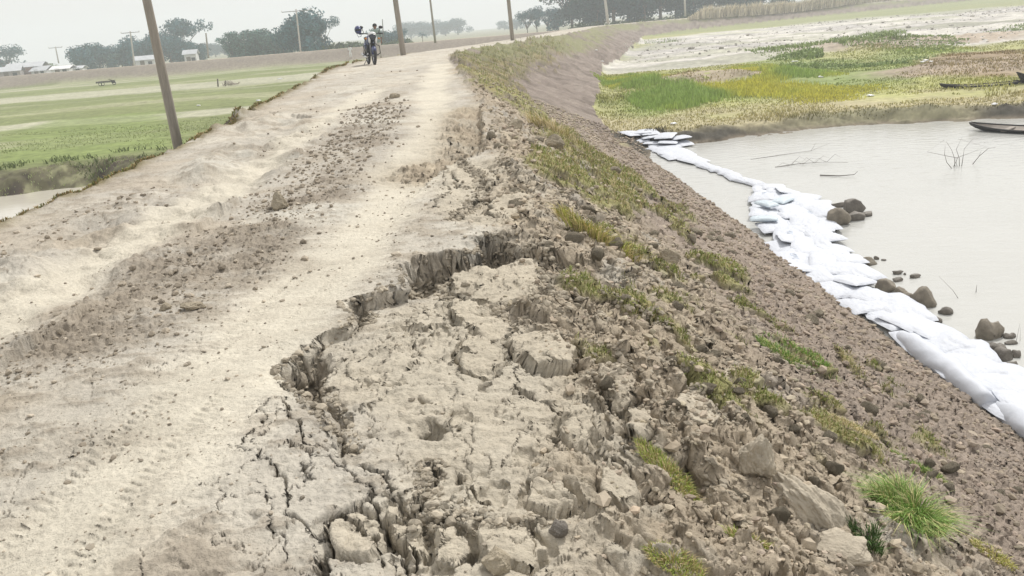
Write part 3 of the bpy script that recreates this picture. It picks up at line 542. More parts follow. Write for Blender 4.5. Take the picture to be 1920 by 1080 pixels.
def box(c, s, rz=0, tap=1.):
    V = []
    for z in (-.5, .5):
        k = 1 if z < 0 else tap
        for a, b in ((-.5, -.5), (.5, -.5), (.5, .5), (-.5, .5)):
            x, y = a*s[0]*k, b*s[1]*k; V.append((c[0]+x*math.cos(rz)-y*math.sin(rz), c[1]+x*math.sin(rz)+y*math.cos(rz), c[2]+z*s[2]))
    return V, [[3, 2, 1, 0], [4, 5, 6, 7], [0, 1, 5, 4], [1, 2, 6, 5], [2, 3, 7, 6], [3, 0, 4, 7]]
def ell(c, r, sub=2, rot=None):
    V, F = ICO[sub]; V = V*np.array(r)
    if rot is not None: V = V@np.array(rot.to_3x3()).T
    return [tuple(v) for v in V+np.array(c)], F.tolist()
def join(*parts):
    V = []; F = []
    for v, f in parts:
        o = len(V); V += list(v); F += [[i+o for i in q] for q in f]
    return V, F
def torus(c, R_, r_, axis='x', n=20, m=8):
    V = []; F = []
    for i in range(n):
        a = 2*math.pi*i/n
        for j in range(m):
            b = 2*math.pi*j/m; q = R_+r_*math.cos(b); h = r_*math.sin(b)
            V.append((c[0]+h, c[1]+q*math.cos(a), c[2]+q*math.sin(a)))
            F.append([i*m+j, ((i+1) % n)*m+j, ((i+1) % n)*m+(j+1) % m, i*m+(j+1) % m])
    return V, F
def part(name, parts, m, parent=None, smooth=True):
    V, F = join(*parts) if isinstance(parts, list) else parts
    return mk(name, V, F, m, parent, smooth)
def copytree(o, parent=None):
    c = o.copy(); S.collection.objects.link(c)
    if parent: c.parent = parent
    for ch in o.children: copytree(ch, c)
    return c
def normal_at(x, y, e=.15):
    z = land(np.array([x+e, x-e, x, x]), np.array([y, y, y+e, y-e]), False)[0]
    return Vector((-(z[0]-z[1])/(2*e), -(z[2]-z[3])/(2*e), 1)).normalized()
# ------------------------------------------------------------------ loose soil clods (uncountable)
def resample_(P, n):
    P = np.array(P); d = np.r_[0, np.cumsum(np.hypot(*np.diff(P, axis=0).T))]; t = np.linspace(0, d[-1], n)
    return np.stack([np.interp(t, d, P[:, 0]), np.interp(t, d, P[:, 1])], 1), d[-1]
def scatter(name, xs, ys, sizes, cols, label, cat, sub=1, sink=.25, nshape=6, seed=0):
    g = np.random.default_rng(seed); n = len(xs); z = land(xs, ys, False)[0]
    shp = [rockshape(sub, 900+seed+i, .3, 5) for i in range(nshape)]; F0 = shp[0][1]; nv = len(shp[0][0])
    SV = np.stack([s[0] for s in shp]); k = g.integers(0, nshape, n); V = SV[k]                     # n,nv,3
    V = V*(sizes[:, None]*np.stack([.8+.5*g.random(n), .7+.4*g.random(n), .45+.35*g.random(n)], 1))[:, None, :]
    a = g.random(n)*6.28; c, s = np.cos(a), np.sin(a); t = (g.random(n)-.5)*.9
    V = np.stack([V[..., 0], V[..., 1]*np.cos(t)[:, None]-V[..., 2]*np.sin(t)[:, None], V[..., 1]*np.sin(t)[:, None]+V[..., 2]*np.cos(t)[:, None]], -1)
    V = np.stack([V[..., 0]*c[:, None]-V[..., 1]*s[:, None], V[..., 0]*s[:, None]+V[..., 1]*c[:, None], V[..., 2]], -1)
    V += np.stack([xs, ys, z+sizes*sink], 1)[:, None, :]
    F = (F0[None]+(np.arange(n)*nv)[:, None, None]).reshape(-1, 3)
    C = np.repeat(cols, nv, 0)
    o = mk(name, V.reshape(-1, 3), F, M_clod, smooth=False, col=C); return tag(o, label, cat, kind='stuff')
def samp(n, x0, x1, y0, y1, seed, dens):
    g = np.random.default_rng(seed); 
    y = np.exp(g.random(n)*(math.log(y1)-math.log(y0))+math.log(y0)) if y0 > 0 else y0+(y1-y0)*g.random(n)
    x = x0+(x1-x0)*g.random(n); k = g.random(n) < dens(x, y); return x[k], y[k], g
def turfm(x, y):
    t = np.zeros(x.shape)
    for P in TURF: t = np.maximum(t, ss(.12, -.12, poly(x, y, P)/(.5+y*.06)))
    return t
def d_slope(x, y):
    z, u, s, pd, sd = base(x, y); wr = u-hwr(s)
    return ss(-.35, .4, wr+.42*fbm(x, y, 1.2, 3, 151)-.12*ss(3.4, 2.2, y))*(z > WATER+.05)*(x > -.6)*(1-.75*turfm(x, y))
cx, cy, g = samp(26000, -1., 5.2, 1.7, 26, 1, d_slope)
sz = np.clip((.004+.0021*cy)*(.5+g.exponential(.5, len(cx))), .005, .05)
cc = np.array((.39, .335, .26))*(.75+.5*g.random((len(cx), 1)))*(1+.015*g.normal(size=(len(cx), 3)))
cc = np.where((cx > 1.6+.05*cy)[:, None], cc*np.array((.86, .84, .86)), cc)
scatter('soil_rubble', cx, cy, sz, cc, 'loose crumbly brown soil lumps strewn over the failed slope and its gravelly toe', 'rubble', seed=3)
def d_strip(x, y):
    m = np.zeros(x.shape)
    for P, w_, amt in STRIP:
        D, _, _ = pline(x, y, P); m = np.maximum(m, amt*ss(w_*1.6, w_*.2, D+.5*w_*fbm(x, y, 2.2, 3, 131)))
    return np.maximum(m, .008)*(cl(x, y)[0] > -hwl(y))*(cl(x, y)[0] < hwr(y)-1.0)
cx, cy, g = samp(26000, -5.5, .2, 1.8, 30, 2, d_strip)
sz = np.clip((.004+.0014*cy)*(.45+g.exponential(.5, len(cx))), .003, .04)
cc = np.array((.31, .27, .215))*(.7+.55*g.random((len(cx), 1)))
scatter('road_crumbs', cx, cy, sz, cc, 'dark crumbled earth clods lying in ragged strips between the wheel tracks', 'earth crumbs', seed=5)
# crumbs clinging to the crack walls
g = np.random.default_rng(12); n = 60000; A_ = np.array(GAP); xq = g.uniform(A_[:, 0].min()-.1, A_[:, 0].max()+.1, n); yq = g.uniform(A_[:, 1].min()-.1, A_[:, 1].max()+.1, n); dq = poly(xq, yq, GAP); k = (dq < .0+.05*fbm(xq, yq, 3, 2, 5))*(g.random(n) < .42); k = k.astype(bool); xq, yq = xq[k], yq[k]
xr = []; yr = []
for P, q in [(RIDGE, .10)]+[(P, hw_*1.3+.006) for P, hw_, dp in CRK if hw_ > .016]:
    Q_, L_ = resample_(P, max(20, int(len(P)*60))); j = g.integers(0, len(Q_), int(len(Q_)*1.6)); xr.append(Q_[j, 0]+g.normal(0, q, len(j))); yr.append(Q_[j, 1]+g.normal(0, q, len(j)))
nq = len(xq); xq = np.concatenate([xq]+xr); yq = np.concatenate([yq]+yr); n = len(xq); sz = (.0022+.0021*yq)*(.5+g.exponential(.6, n)); sz = np.clip(sz, .003, .03); cc = np.array((.36, .32, .255))*(.65+.6*g.random((n, 1)))
scatter('crack_crumbs', xq, yq, sz, cc, 'crumbling earth crumbs lining the walls of the cracks', 'earth crumbs', seed=9, sink=.1)
g = np.random.default_rng(14); n = 3200; yq = np.exp(g.uniform(math.log(1.8), math.log(9), n)); xq = g.uniform(-5, .0, n); k = (cl(xq, yq)[0] > -hwl(yq))*(poly(xq, yq, GAP) > .03)*(fbm(xq, yq, 1.2, 3, 15) > -.2); k = k.astype(bool); xq, yq = xq[k], yq[k]
scatter('road_grit', xq, yq, (.0012+.0009*yq)*(.6+g.exponential(.7, len(xq))), np.array((.36, .32, .26))*(.6+.9*g.random((len(xq), 1))), 'fine grit and tiny crumbs sprinkled on the near road surface', 'grit', seed=15)
# ------------------------------------------------------------------ countable boulders and clods
def boulder(name, px, py, r, m, label, cat, seed, group=None, z=None, rz=0., sink=.3, sub=4, rough=.25, tilt=0.):
    V, F = rockshape(6, seed, rough, 16, 2); V = V*np.array(r)
    zz = hz(px, py) if z is None else z
    o = mk(name, V, F, m); o.location = (px, py, zz+r[2]*(1-2*sink)); o.rotation_euler = (tilt, tilt*.5, rz)
    return tag(o, label, cat, group)
BL = [
 ([(0.963, 2.98)][0], (.10, .085, .12), 'tall upright pale block of dried mud standing beside the steep turf strip', 21, .3),
 ([(1.164, 2.8)][0], (.115, .20, .10), 'long flat pale grey boulder lying downhill of the upright block', 22, .5),
 ([(-2.227, 7.84)][0], (.12, .11, .11), 'rounded brown clod, largest one on the road between the wheel tracks', 23, 0.),
 ([(-2.031, 4.84)][0], (.085, .06, .045), 'wide low clod beside a smaller dark clod on the near road strip', 24, 0.),
 ([(-2.223, 4.88)][0], (.042, .035, .03), 'small dark clod just left of the wide low clod on the road', 25, 0.),
 ([(0.086, 2.18)][0], (.038, .03, .03), 'dark grey rounded stone in the rubble at the bottom of the slump', 26, 0.),
 ([(-0.112, 2.02)][0], (.06, .05, .045), 'smooth grey clod at the bottom edge of the picture below the slump', 27, 0.),
 ([(1.145, 2.58)][0], (.15, .09, .06), 'broad pale slab clod at the foot of the long flat boulder', 28, .2),
 ([(0.561, 2.82)][0], (.05, .045, .05), 'dark clod tucked under the uphill end of the overhanging turf clod', 29, 0.),
 ([(1.51, 7.26)][0], (.13, .10, .11), 'grey lump of broken earth above the middle turf strip', 30, 0.),
 ([(7.228, 14.16)][0], (.12, .1, .08), 'lone soil lump resting on the gravelly lower slope', 31, 0.),
 ([(-2.283, 18.4)][0], (.13, .11, .10), 'small clod heap on the far road short of the motorcycle', 32, 0.),
 ([(0.833, 12.42)][0], (.16, .14, .13), 'rough brown lump at the crest edge below the pale grass tuft', 33, 0.),
 ([(0.25, 12.94)][0], (.16, .13, .13), 'broken earth lump in the upper cave-in beside the road edge', 34, 0.),
 ([(-0.987, 3.68)][0], (.05, .035, .02), 'thin slab of dried mud wedged in the main crack', 35, .1),
]
for (p, r, lab, sd_, tl) in BL:
    boulder('stone_slab' if 'slab' in lab else 'earth_clod' if 'clod' in lab or 'lump' in lab else 'boulder', p[0], p[1], r, M_darkrock if 'dark grey' in lab else M_rock if 'pale' in lab and 'lump' not in lab else M_brown, lab, 'clod' if 'clod' in lab or 'lump' in lab else 'boulder', sd_, tilt=tl, rz=sd_*.9)
# lumps too alike to tell apart
cx, cy, g = samp(900, -.3, 3.6, 2.0, 13, 9, lambda x, y: d_slope(x, y)*.30)
protos = [rockshape(3, 60+i, .28, 7) for i in range(6)]; pm = []
for i, (x_, y_) in enumerate(zip(cx[:110], cy[:110])):
    r_ = (.018+.0055*y_)*(.7+.6*g.random()); 
    if i < 6:
        o = mk('soil_lump', protos[i][0], protos[i][1], M_brown); pm.append(o)
    else: o = pm[i % 6].copy(); S.collection.objects.link(o)
    o.scale = (r_*(1+.4*g.random()), r_, r_*(.6+.4*g.random())); o.rotation_euler = (g.random()-.5, g.random()-.5, g.random()*6.28)
    o.location = (x_, y_, hz(x_, y_)+r_*.25)
    tag(o, 'fist-sized brown soil lump half sunk in the rubble of the broken slope', 'clod', 'soil lumps on the broken slope')
# rocks at the water's edge
WR = [  # px, py, radii m, kind, label
 (1570, 420, (.20, .17, .20), 1, 'pale rounded boulder touching the sandbags, largest of the upper rock cluster'),
 (1598, 398, (.22, .14, .16), 2, 'dark pointed rock at the top of the upper cluster beside the sandbags'),
 (1600, 412, (.20, .15, .10), 2, 'dark lumpy rock in the middle of the upper cluster'),
 (1625, 404, (.17, .09, .05), 2, 'flat dark rock reaching farthest into the water from the upper cluster'),
 (1572, 388, (.20, .07, .06), 2, 'narrow slanting stone against the sandbags at the back of the upper cluster'),
 (1562, 432, (.09, .08, .07), 2, 'small dark stone at the near foot of the pale rounded boulder'),
 (1627, 495, (.12, .09, .07), 1, 'single oval rock in the water between the two rock clusters'),
 (1643, 486, (.04, .03, .04), 2, 'tiny dark stone behind the single oval rock'),
 (1657, 488, (.035, .03, .015), 2, 'small flat stone barely above water beyond the oval rock'),
 (1683, 513, (.085, .045, .04), 2, 'farthest of the flat stones lying off the long row of rocks'),
 (1715, 520, (.085, .05, .035), 2, 'flat stone at the right of the three off the long row of rocks'),
 (1684, 527, (.075, .05, .04), 2, 'nearest flat stone of the three off the long row of rocks'),
 (1697, 515, (.02, .02, .02), 2, 'pebble-sized dark stone between the three flat stones'),
 (1660, 545, (.125, .11, .12), 1, 'brown rounded rock against the sandbags at the far end of the long row'),
 (1688, 553, (.075, .07, .08), 1, 'squarish brown rock second in the long row by the sandbags'),
 (1700, 564, (.085, .08, .07), 1, 'low brown rock between the squarish rock and the cracked boulder'),
 (1732, 572, (.15, .13, .16), 1, 'large cracked brown boulder at the end of the long row by the sandbags'),
 (1773, 587, (.085, .07, .06), 2, 'blackish jagged rock alone in the water beyond the cracked boulder'),
 (1757, 605, (.055, .05, .05), 2, 'small dark stone beside the sandbags below the cracked boulder'),
 (1765, 622, (.06, .05, .05), 2, 'dark stone pressed to the sandbags below the smaller dark stone'),
 (1855, 632, (.155, .12, .15), 1, 'big brown double-topped boulder standing alone in the water'),
 (1892, 633, (.075, .04, .04), 2, 'flat dark stone just right of the double-topped boulder'),
 (1895, 644, (.07, .04, .03), 2, 'thin flat stone below the flat dark one at the right'),
 (1868, 652, (.12, .06, .045), 2, 'long low grey stone in front of the double-topped boulder'),
 (1880, 672, (.11, .09, .08), 2, 'blocky dark grey rock at the right near the sandbags'),
 (1903, 668, (.05, .05, .05), 2, 'small square dark stone behind the blocky grey rock'),
 (1893, 692, (.10, .07, .06), 2, 'near dark rock in the lower right cluster by the sandbags'),
 (1845, 668, (.06, .05, .05), 2, 'dark stone between the sandbags and the blocky grey rock'),
 (1912, 703, (.04, .035, .04), 2, 'small black stone at the right edge near the last sandbags'),
]
PXW = [(6.05, 14.163), (6.648, 14.91), (6.432, 14.364), (6.781, 14.587), (6.588, 15.411), (5.808, 13.762), (5.513, 11.724), (5.737, 11.924), (5.816, 11.841), (5.705, 11.165), (5.845, 10.941), (5.555, 10.842), (5.779, 11.091), (5.207, 10.494), (5.312, 10.28), (5.281, 10.04), (5.406, 9.836), (5.513, 9.499), (5.251, 9.212), (5.149, 8.924), (5.572, 8.653), (5.768, 8.592), (5.685, 8.427), (5.469, 8.346), (5.367, 8.058), (5.521, 8.085), (5.276, 7.786), (5.214, 8.151), (5.288, 7.631)]
for i, ((_, _, r, k, lab), (x_, y_)) in enumerate(zip(WR, PXW)):
    V, F = rockshape(3, 300+i, .22, 8)
    if 'double-topped' in lab:
        V = V.copy(); V[:, 2] -= .45*np.exp(-((V[:, 0]-.15)/.22)**2)*(V[:, 2] > 0)
    o = mk('rock', V*np.array(r)*1.12, F, M_wetrock if k == 1 else M_darkrock); o.location = (x_, y_, WATER+r[2]*.45)
    if 'double' not in lab: o.rotation_euler = (0, 0, .35*math.sin(i*7.))
    tag(o, lab, 'rock', 'rocks standing in the water beside the sandbags')
# ------------------------------------------------------------------ sandbags
def bagshape(seed, flat=1.):
    nu, nv_ = 22, 14; g = np.random.default_rng(seed); V = []; F = []
    o = g.random(2)*30
    for side in (1, -1):
        U_, W_ = np.meshgrid(np.linspace(-1, 1, nu), np.linspace(-1, 1, nv_), indexing='ij')
        e = np.clip((1-np.abs(U_)**3.2)*(1-np.abs(W_)**2.6), 0, 1)**.42
        wr_ = .10*vn(U_*3+o[0], W_*7+o[1], seed)+.06*vn(U_*9+o[0], W_*4, seed+3)+.05*np.sin(U_*14+3*vn(W_*3, W_*0+o[0], 4))*np.abs(U_)**3
        z = side*e*(1+wr_*1.6)*(.5 if side > 0 else .42)*flat; z -= .10*(U_**2)*.6
        x = U_*(1+.03*vn(W_*3+o[0], U_*0, 6)); y = W_*(1-.10*np.abs(U_)**4+.05*vn(U_*2.5+o[1], W_*0, 8))
        V.append(np.stack([x, y, z], -1).reshape(-1, 3))
    n = nu*nv_
    for s_ in (0, 1):
        for i in range(nu-1):
            for j in range(nv_-1):
                q = [s_*n+i*nv_+j, s_*n+(i+1)*nv_+j, s_*n+(i+1)*nv_+j+1, s_*n+i*nv_+j+1]; F.append(q if s_ == 0 else q[::-1])
    return np.concatenate(V), np.array(F)
INN = [(4.655, 6.26), (4.704, 6.68), (4.597, 7.24), (4.619, 8.22), (4.53, 9.2), (4.435, 10.44), (4.152, 10.9), (4.387, 12.42), (4.756, 13.82), (4.865, 14.94), (5.375, 16.74), (5.781, 18.02)]
OUT = [(5.257, 7.057), (5.211, 7.442), (5.12, 7.945), (5.114, 8.571), (5.119, 9.441), (5.036, 10.134), (5.155, 11.018), (5.362, 12.091), (5.693, 13.415), (6.4, 15.393), (6.229, 16.509), (5.943, 17.697)]
TH1 = [(5.76, 18.191), (5.589, 18.957), (5.443, 20.081), (5.28, 21.336), (5.124, 22.536), (5.038, 23.393), (4.961, 24.306)]
TH2 = [(4.878, 25.289), (4.772, 26.361), (4.619, 26.991), (5.053, 26.448), (5.269, 25.543), (5.294, 24.567), (4.681, 25.408), (5.089, 24.923)]
def resample(P, n):
    P = np.array(P); d = np.r_[0, np.cumsum(np.hypot(*np.diff(P, axis=0).T))]; t = np.linspace(0, d[-1], n)
    return np.stack([np.interp(t, d, P[:, 0]), np.interp(t, d, P[:, 1])], 1), d[-1]
bag_src = [bagshape(500+i) for i in range(5)]; bag_obj = []
def bag(x_, y_, z_, L_, W_, H_, rz, rx, m=M_bag, label='white woven sandbag packed among its neighbours along the water edge', group='sandbags along the waterline', rnd=0):
    i = rnd % 5
    if m is M_bag and len(bag_obj) == 5: o = bag_obj[i].copy(); S.collection.objects.link(o)
    else:
        o = mk('sandbag', bag_src[i][0], bag_src[i][1], m)
        if m is M_bag: bag_obj.append(o)
    o.scale = (L_/2, W_/2, H_); o.rotation_euler = (rx, 0.08*math.sin(rnd*3.1), rz); o.location = (x_, y_, z_)
    return tag(o, label, 'sandbag', group)
g = np.random.default_rng(77); rn = 0; special = []
BP = INN + OUT[::-1]; bp_ = np.array(BP); cr_ = 0
for yy in np.arange(bp_[:, 1].min(), bp_[:, 1].max(), .33):
    for k in range(14):
        xx = bp_[:, 0].min()-.1+k*.27+(.13 if int(yy*10/4) % 2 else 0)+g.normal(0, .02); yq = yy+g.normal(0, .03)+(k % 2)*.2
        if poly(np.array([xx]), np.array([yq]), BP)[0] > -.05: continue
        D_, _, A_ = pline(np.array([xx]), np.array([yq]), INN); q0 = np.argmin([math.hypot(xx-a[0], yq-a[1]) for a in INN]); t_ = np.array(INN[min(q0+1, len(INN)-1)])-np.array(INN[max(q0-1, 0)])
        gz = base(np.array([xx]), np.array([yq]))[0][0]
        o = bag(xx, yq, max(gz, WATER)+.045+.02*g.random()+(.03 if k % 2 else 0), .58+.1*g.random(), .50+.08*g.random(), .085, math.atan2(t_[1], t_[0])+g.normal(0, .15), g.normal(0, .09), rnd=rn); rn += 1
        special.append((rn, k, 3, o))
print('bags', rn)
FPT = [(4.172, 25.66), (4.586, 25.78), (5.058, 25.16), (5.553, 24.98), (5.093, 23.22), (5.287, 21.96), (5.078, 21.7), (4.934, 22.92), (4.767, 24.98)]
fp_ = np.array(FPT); kk = 0
for yy in np.arange(fp_[:, 1].min(), fp_[:, 1].max(), .36):
    for xx in np.arange(fp_[:, 0].min(), fp_[:, 0].max(), .34):
        if poly(np.array([xx]), np.array([yy]), FPT)[0] > .15: continue
        bag(xx+g.normal(0, .04), yy+g.normal(0, .05), max(WATER, base(np.array([xx]), np.array([yy]))[0][0])+.05, .85, .62, .085, 1.5+g.normal(0, .3), g.normal(0, .08), rnd=kk, label='white sandbag in the small patch at the far tip of the revetment', group='sandbags at the far tip of the revetment'); kk += 1
for k, P in enumerate((TH1,)):
    Q, L_ = resample(P, 16 if k == 0 else 12)
    for i, p in enumerate(Q):
        t_ = Q[min(i+1, len(Q)-1)]-Q[max(i-1, 0)]
        bag(p[0]+.05*math.sin(i*5.), p[1], max(WATER, base(np.array([p[0]]), np.array([p[1]]))[0][0])+.03, .62, .38, .11, math.atan2(t_[1], t_[0])+.2*math.sin(i*2.3), 0, rnd=i)
Q = [(5.134, 15.36), (4.737, 14.306), (5.577, 15.692), (3.475, 8.331), (4.767, 7.335)]
for k, ((x_, y_), lab) in enumerate(zip(Q[:3], ('pale blue plastic sandbag at the slope side of the far wide end of the revetment', 'crumpled light blue sandbag lying lowest at the slope side of the wide end', 'small light blue bag in the middle of the wide far end of the sandbags'))):
    bag(x_, y_, hz(x_, y_)*.0+WATER+.20-.02*k, .5, .30, .09, 1.9+k, 0, M_bagblue, lab, 'light blue bags among the white sandbags', rnd=k)
# long sheet-like geotextile tubes at the slope side
for k, (P, r_, lab) in enumerate((([(4.528, 6.94), (4.612, 7.66), (4.6, 8.24), (4.582, 8.76)], .15, 'long smooth white geotextile tube lying against the slope near the right edge'), ([(4.561, 6.12), (4.653, 6.6), (4.656, 6.98)], .14, 'white geotextile tube at the right edge below the long smooth one'))):
    q, L_ = resample(P, 24); zz = base(q[:, 0], q[:, 1])[0]
    V, F = tube([(a, b, c+.10) for (a, b), c in zip(q, zz)], [r_*(.25+.75*math.sin(math.pi*min(1, max(0, (i+.5)/24)))**.3) for i in range(24)], 18); V = np.array(V)
    V += (.018*vn(V[:, 0]*6, V[:, 1]*6+V[:, 2]*9, 5))[:, None]; o = mk('geotextile_tube', V, F, M_bag); tag(o, lab, 'geotextile bag')
# faint blue printing on a few bags (a mark that belongs to the bag)
pr = 0
for (i, j, nb, o) in special:
    if (i*7+j*3) % 13 == 0 and o.data.name in [b.data.name for b in bag_obj]:
        V = []; F = []
        bv = bag_src[[b.data.name for b in bag_obj].index(o.data.name)][0]
        for k in range(4):
            x0 = -.35+.2*k; 
            for a_, b_ in (((x0, -.18), (x0+.12, .0)), ((x0+.12, .0), (x0+.02, .16))):
                n_ = len(V); dx, dy = b_[0]-a_[0], b_[1]-a_[1]; l_ = math.hypot(dx, dy); nx, ny = -dy/l_*.018, dx/l_*.018
                for (ax, ay) in ((a_[0]-nx, a_[1]-ny), (b_[0]-nx, b_[1]-ny), (b_[0]+nx, b_[1]+ny), (a_[0]+nx, a_[1]+ny)):
                    kk = np.argmin((bv[:308, 0]-ax)**2+(bv[:308, 1]-ay)**2); V.append((ax, ay, bv[kk, 2]+.03))
                F.append([n_, n_+1, n_+2, n_+3])
        q = mk('printed_mark', V, F, M_print, o, smooth=False); pr += 1
        tag(o, 'white sandbag with faint blue printing, one of the printed ones in the row', 'sandbag', 'printed sandbags among the plain ones')
# ------------------------------------------------------------------ grass blades
def blades(xs, ys, h, wd, cols, lean=.5, zs=None, seed=0, dirs=None):
    g = np.random.default_rng(seed); n = len(xs); z = land(xs, ys, False)[0] if zs is None else zs
    a = g.random(n)*6.28 if dirs is None else dirs+g.normal(0, .7, n); l = lean*(.2+g.random(n)); c, s = np.cos(a), np.sin(a)
    f = g.random(n)*6.28; fx, fy = np.cos(f)*wd/2, np.sin(f)*wd/2
    b = np.stack([xs, ys, z-.004], 1); V = np.zeros((n, 5, 3))
    m = b+np.stack([c*l*h*.35, s*l*h*.35, h*.6], 1); t = b+np.stack([c*l*h, s*l*h, h*(1-.25*l)], 1)
    w3 = np.stack([fx, fy, np.zeros(n)], 1)
    V[:, 0] = b-w3; V[:, 1] = b+w3; V[:, 2] = m+w3*.8; V[:, 3] = m-w3*.8; V[:, 4] = t
    k = np.arange(n)*5
    F = [np.stack([k, k+1, k+2], 1), np.stack([k, k+2, k+3], 1), np.stack([k+3, k+2, k+4], 1)]
    return V.reshape(-1, 3), np.concatenate(F), np.repeat(cols, 5, 0)
def gcol(n, g, mix=.35, base_=(.20, .235, .07), dry=(.42, .36, .20)):
    t = (g.random(n) < mix)[:, None]; return np.where(t, np.array(dry), np.array(base_))*(.7+.7*g.random((n, 1)))
X = []; Y = []; Hh = []; Cc = []; gg = np.random.default_rng(5)
for k, P in enumerate(TURF):
    A_ = np.array(P); n = 11000 if k < 2 else 3000
    x_ = gg.uniform(A_[:, 0].min()-.3, A_[:, 0].max()+.3, n*3); y_ = gg.uniform(A_[:, 1].min()-.3, A_[:, 1].max()+.3, n*3)
    e = poly(x_, y_, P)/(.5+y_*.06) + .35*fbm(x_, y_, 2.2, 3, 161); e = (gg.random(n*3) < ss(.1, -.15, e))*(fbm(x_, y_, 3., 2, 77) > -.04)
    x_ = x_[e > 0][:n]; y_ = y_[e > 0][:n]; X.append(x_); Y.append(y_); Hh.append((.018+.0035*y_)*(.6+.9*gg.random(len(x_))))
    Cc.append(gcol(len(x_), gg, .5 if k in (0, 1, 9, 10) else .3, (.23, .265, .08) if k not in (7,) else (.20, .34, .07)))
X, Y, Hh, Cc = map(np.concatenate, (X, Y, Hh, Cc))
V, F, C = blades(X, Y, np.clip(Hh, .02, .14), np.clip(.0016*Y*.8, .003, .014), Cc, .9, seed=8)
tag(mk('slope_turf', V, F, M_blade, smooth=False, col=C), 'short patchy yellow-green turf left in ragged strips on the lakeside slope', 'grass', kind='stuff')
# turf lip on the left crest edge
g = np.random.default_rng(15); n = 9000; s_ = np.exp(g.uniform(math.log(5), math.log(38), n)); xx = np.array([CL[1][0]]*n); 
cxl = np.interp(s_, [p[1] for p in CL[:6]], [p[0] for p in CL[:6]]); x_ = cxl-hwl(s_)-.02-np.abs(g.normal(0, .12, n)); k = fbm(x_*0, s_, .9, 2, 3) > -.25; x_, s_ = x_[k], s_[k]
V, F, C = blades(x_, s_, (.03+.0016*s_)*(.5+g.random(len(x_))), .0015*s_+.002, gcol(len(x_), g, .55, (.16, .17, .05), (.30, .22, .10)), .9, seed=18)
tag(mk('verge_grass', V, F, M_blade, smooth=False, col=C), 'ragged low grass along the left edge of the dirt road', 'grass', kind='stuff')
# reeds on the far shore
g = np.random.default_rng(25); RD = [(5.876, 46.081), (7.871, 48.143), (11.591, 43.298), (12.749, 46.491), (15.985, 47.097), (15.655, 38.004), (12.383, 29.974), (10.281, 30.806), (7.715, 29.551), (6.211, 28.924), (5.534, 32.77), (5.531, 38.627)]; A_ = np.array(RD); n = 60000
x_ = g.uniform(A_[:, 0].min(), A_[:, 0].max(), n); y_ = g.uniform(A_[:, 1].min(), A_[:, 1].max(), n); e = poly(x_, y_, RD)+3.0*fbm(x_, y_, .35, 3, 33)
k = (g.random(n) < ss(1.2, -2.5, e + 3*fbm(x_*.8, y_, .5, 3, 35)))*(np.hypot(x_-MOUND[0][0][0], y_-MOUND[0][0][1]) > 2.6); k = k.astype(bool); x_, y_ = x_[k], y_[k]
tt = ss(-.3, .3, fbm(x_, y_, .28, 3, 37) + .35*ss(13, 9, x_) - .32)[:, None]; cr = (np.array((.62, .60, .13))*(1-tt)+np.array((.36, .48, .15))*tt)*(.7+.6*g.random((len(x_), 1)))
V, F, C = blades(x_, y_, .08+.34*g.random(len(x_))*ss(1, -2, poly(x_, y_, RD))*(.6+.6*tt[:, 0]), np.full(len(x_), .035), cr, .35, seed=28)
tag(mk('reeds', V, F, M_blade, smooth=False, col=C), 'upright yellow-green marsh grass on the far shore of the inlet', 'marsh grass', kind='stuff')
g = np.random.default_rng(27); n = 90000; y_ = np.exp(g.uniform(math.log(25), math.log(75), n)); x_ = 3+g.uniform(0, 1, n)*(y_*.72); ms = land(x_, y_, True); k = (ms[1] == 3)*(poly(x_, y_, SILT) > 1)*(poly(x_, y_, LAKE) > .6)*(fbm(x_*.6, y_, .6, 4, 29) > -.15); k = k.astype(bool)
x_, y_, z_, c_ = x_[k], y_[k], ms[0][k], ms[2][k]; V, F, C = blades(x_, y_, (.04+.10*g.random(len(x_)))*(.6+ss(-.1, .5, fbm(x_*.5, y_, .4, 3, 30))), .0011*y_, np.clip(c_*(.65+.8*g.random((len(x_), 1)))*np.array((1.05, 1.05, .8)), 0, .7), .8, zs=z_, seed=29)
tag(mk('shore_grass', V, F, M_blade, smooth=False, col=C), 'short mixed grass and dry stubble covering the far shore of the inlet', 'grass', kind='stuff')
g = np.random.default_rng(61); A_ = np.array(SILT); n = 60000; x_ = g.uniform(A_[:, 0].min(), A_[:, 0].max(), n); y_ = g.uniform(A_[:, 1].min(), A_[:, 1].max(), n); k = (poly(x_, y_, SILT) < 0)*(fbm(x_*.5, y_, .12, 4, 62) > .05)*(g.random(n) < .10)*(x_ < y_*.75); x_, y_ = x_[k.astype(bool)], y_[k.astype(bool)]
scatter('silt_clods', x_, y_, (.03+.055*g.exponential(.7, len(x_)))*1.0, np.array((.42, .40, .36))*(.6+.7*g.random((len(x_), 1))), 'scattered dried mud lumps over the pale sandbar', 'mud lumps', seed=63)
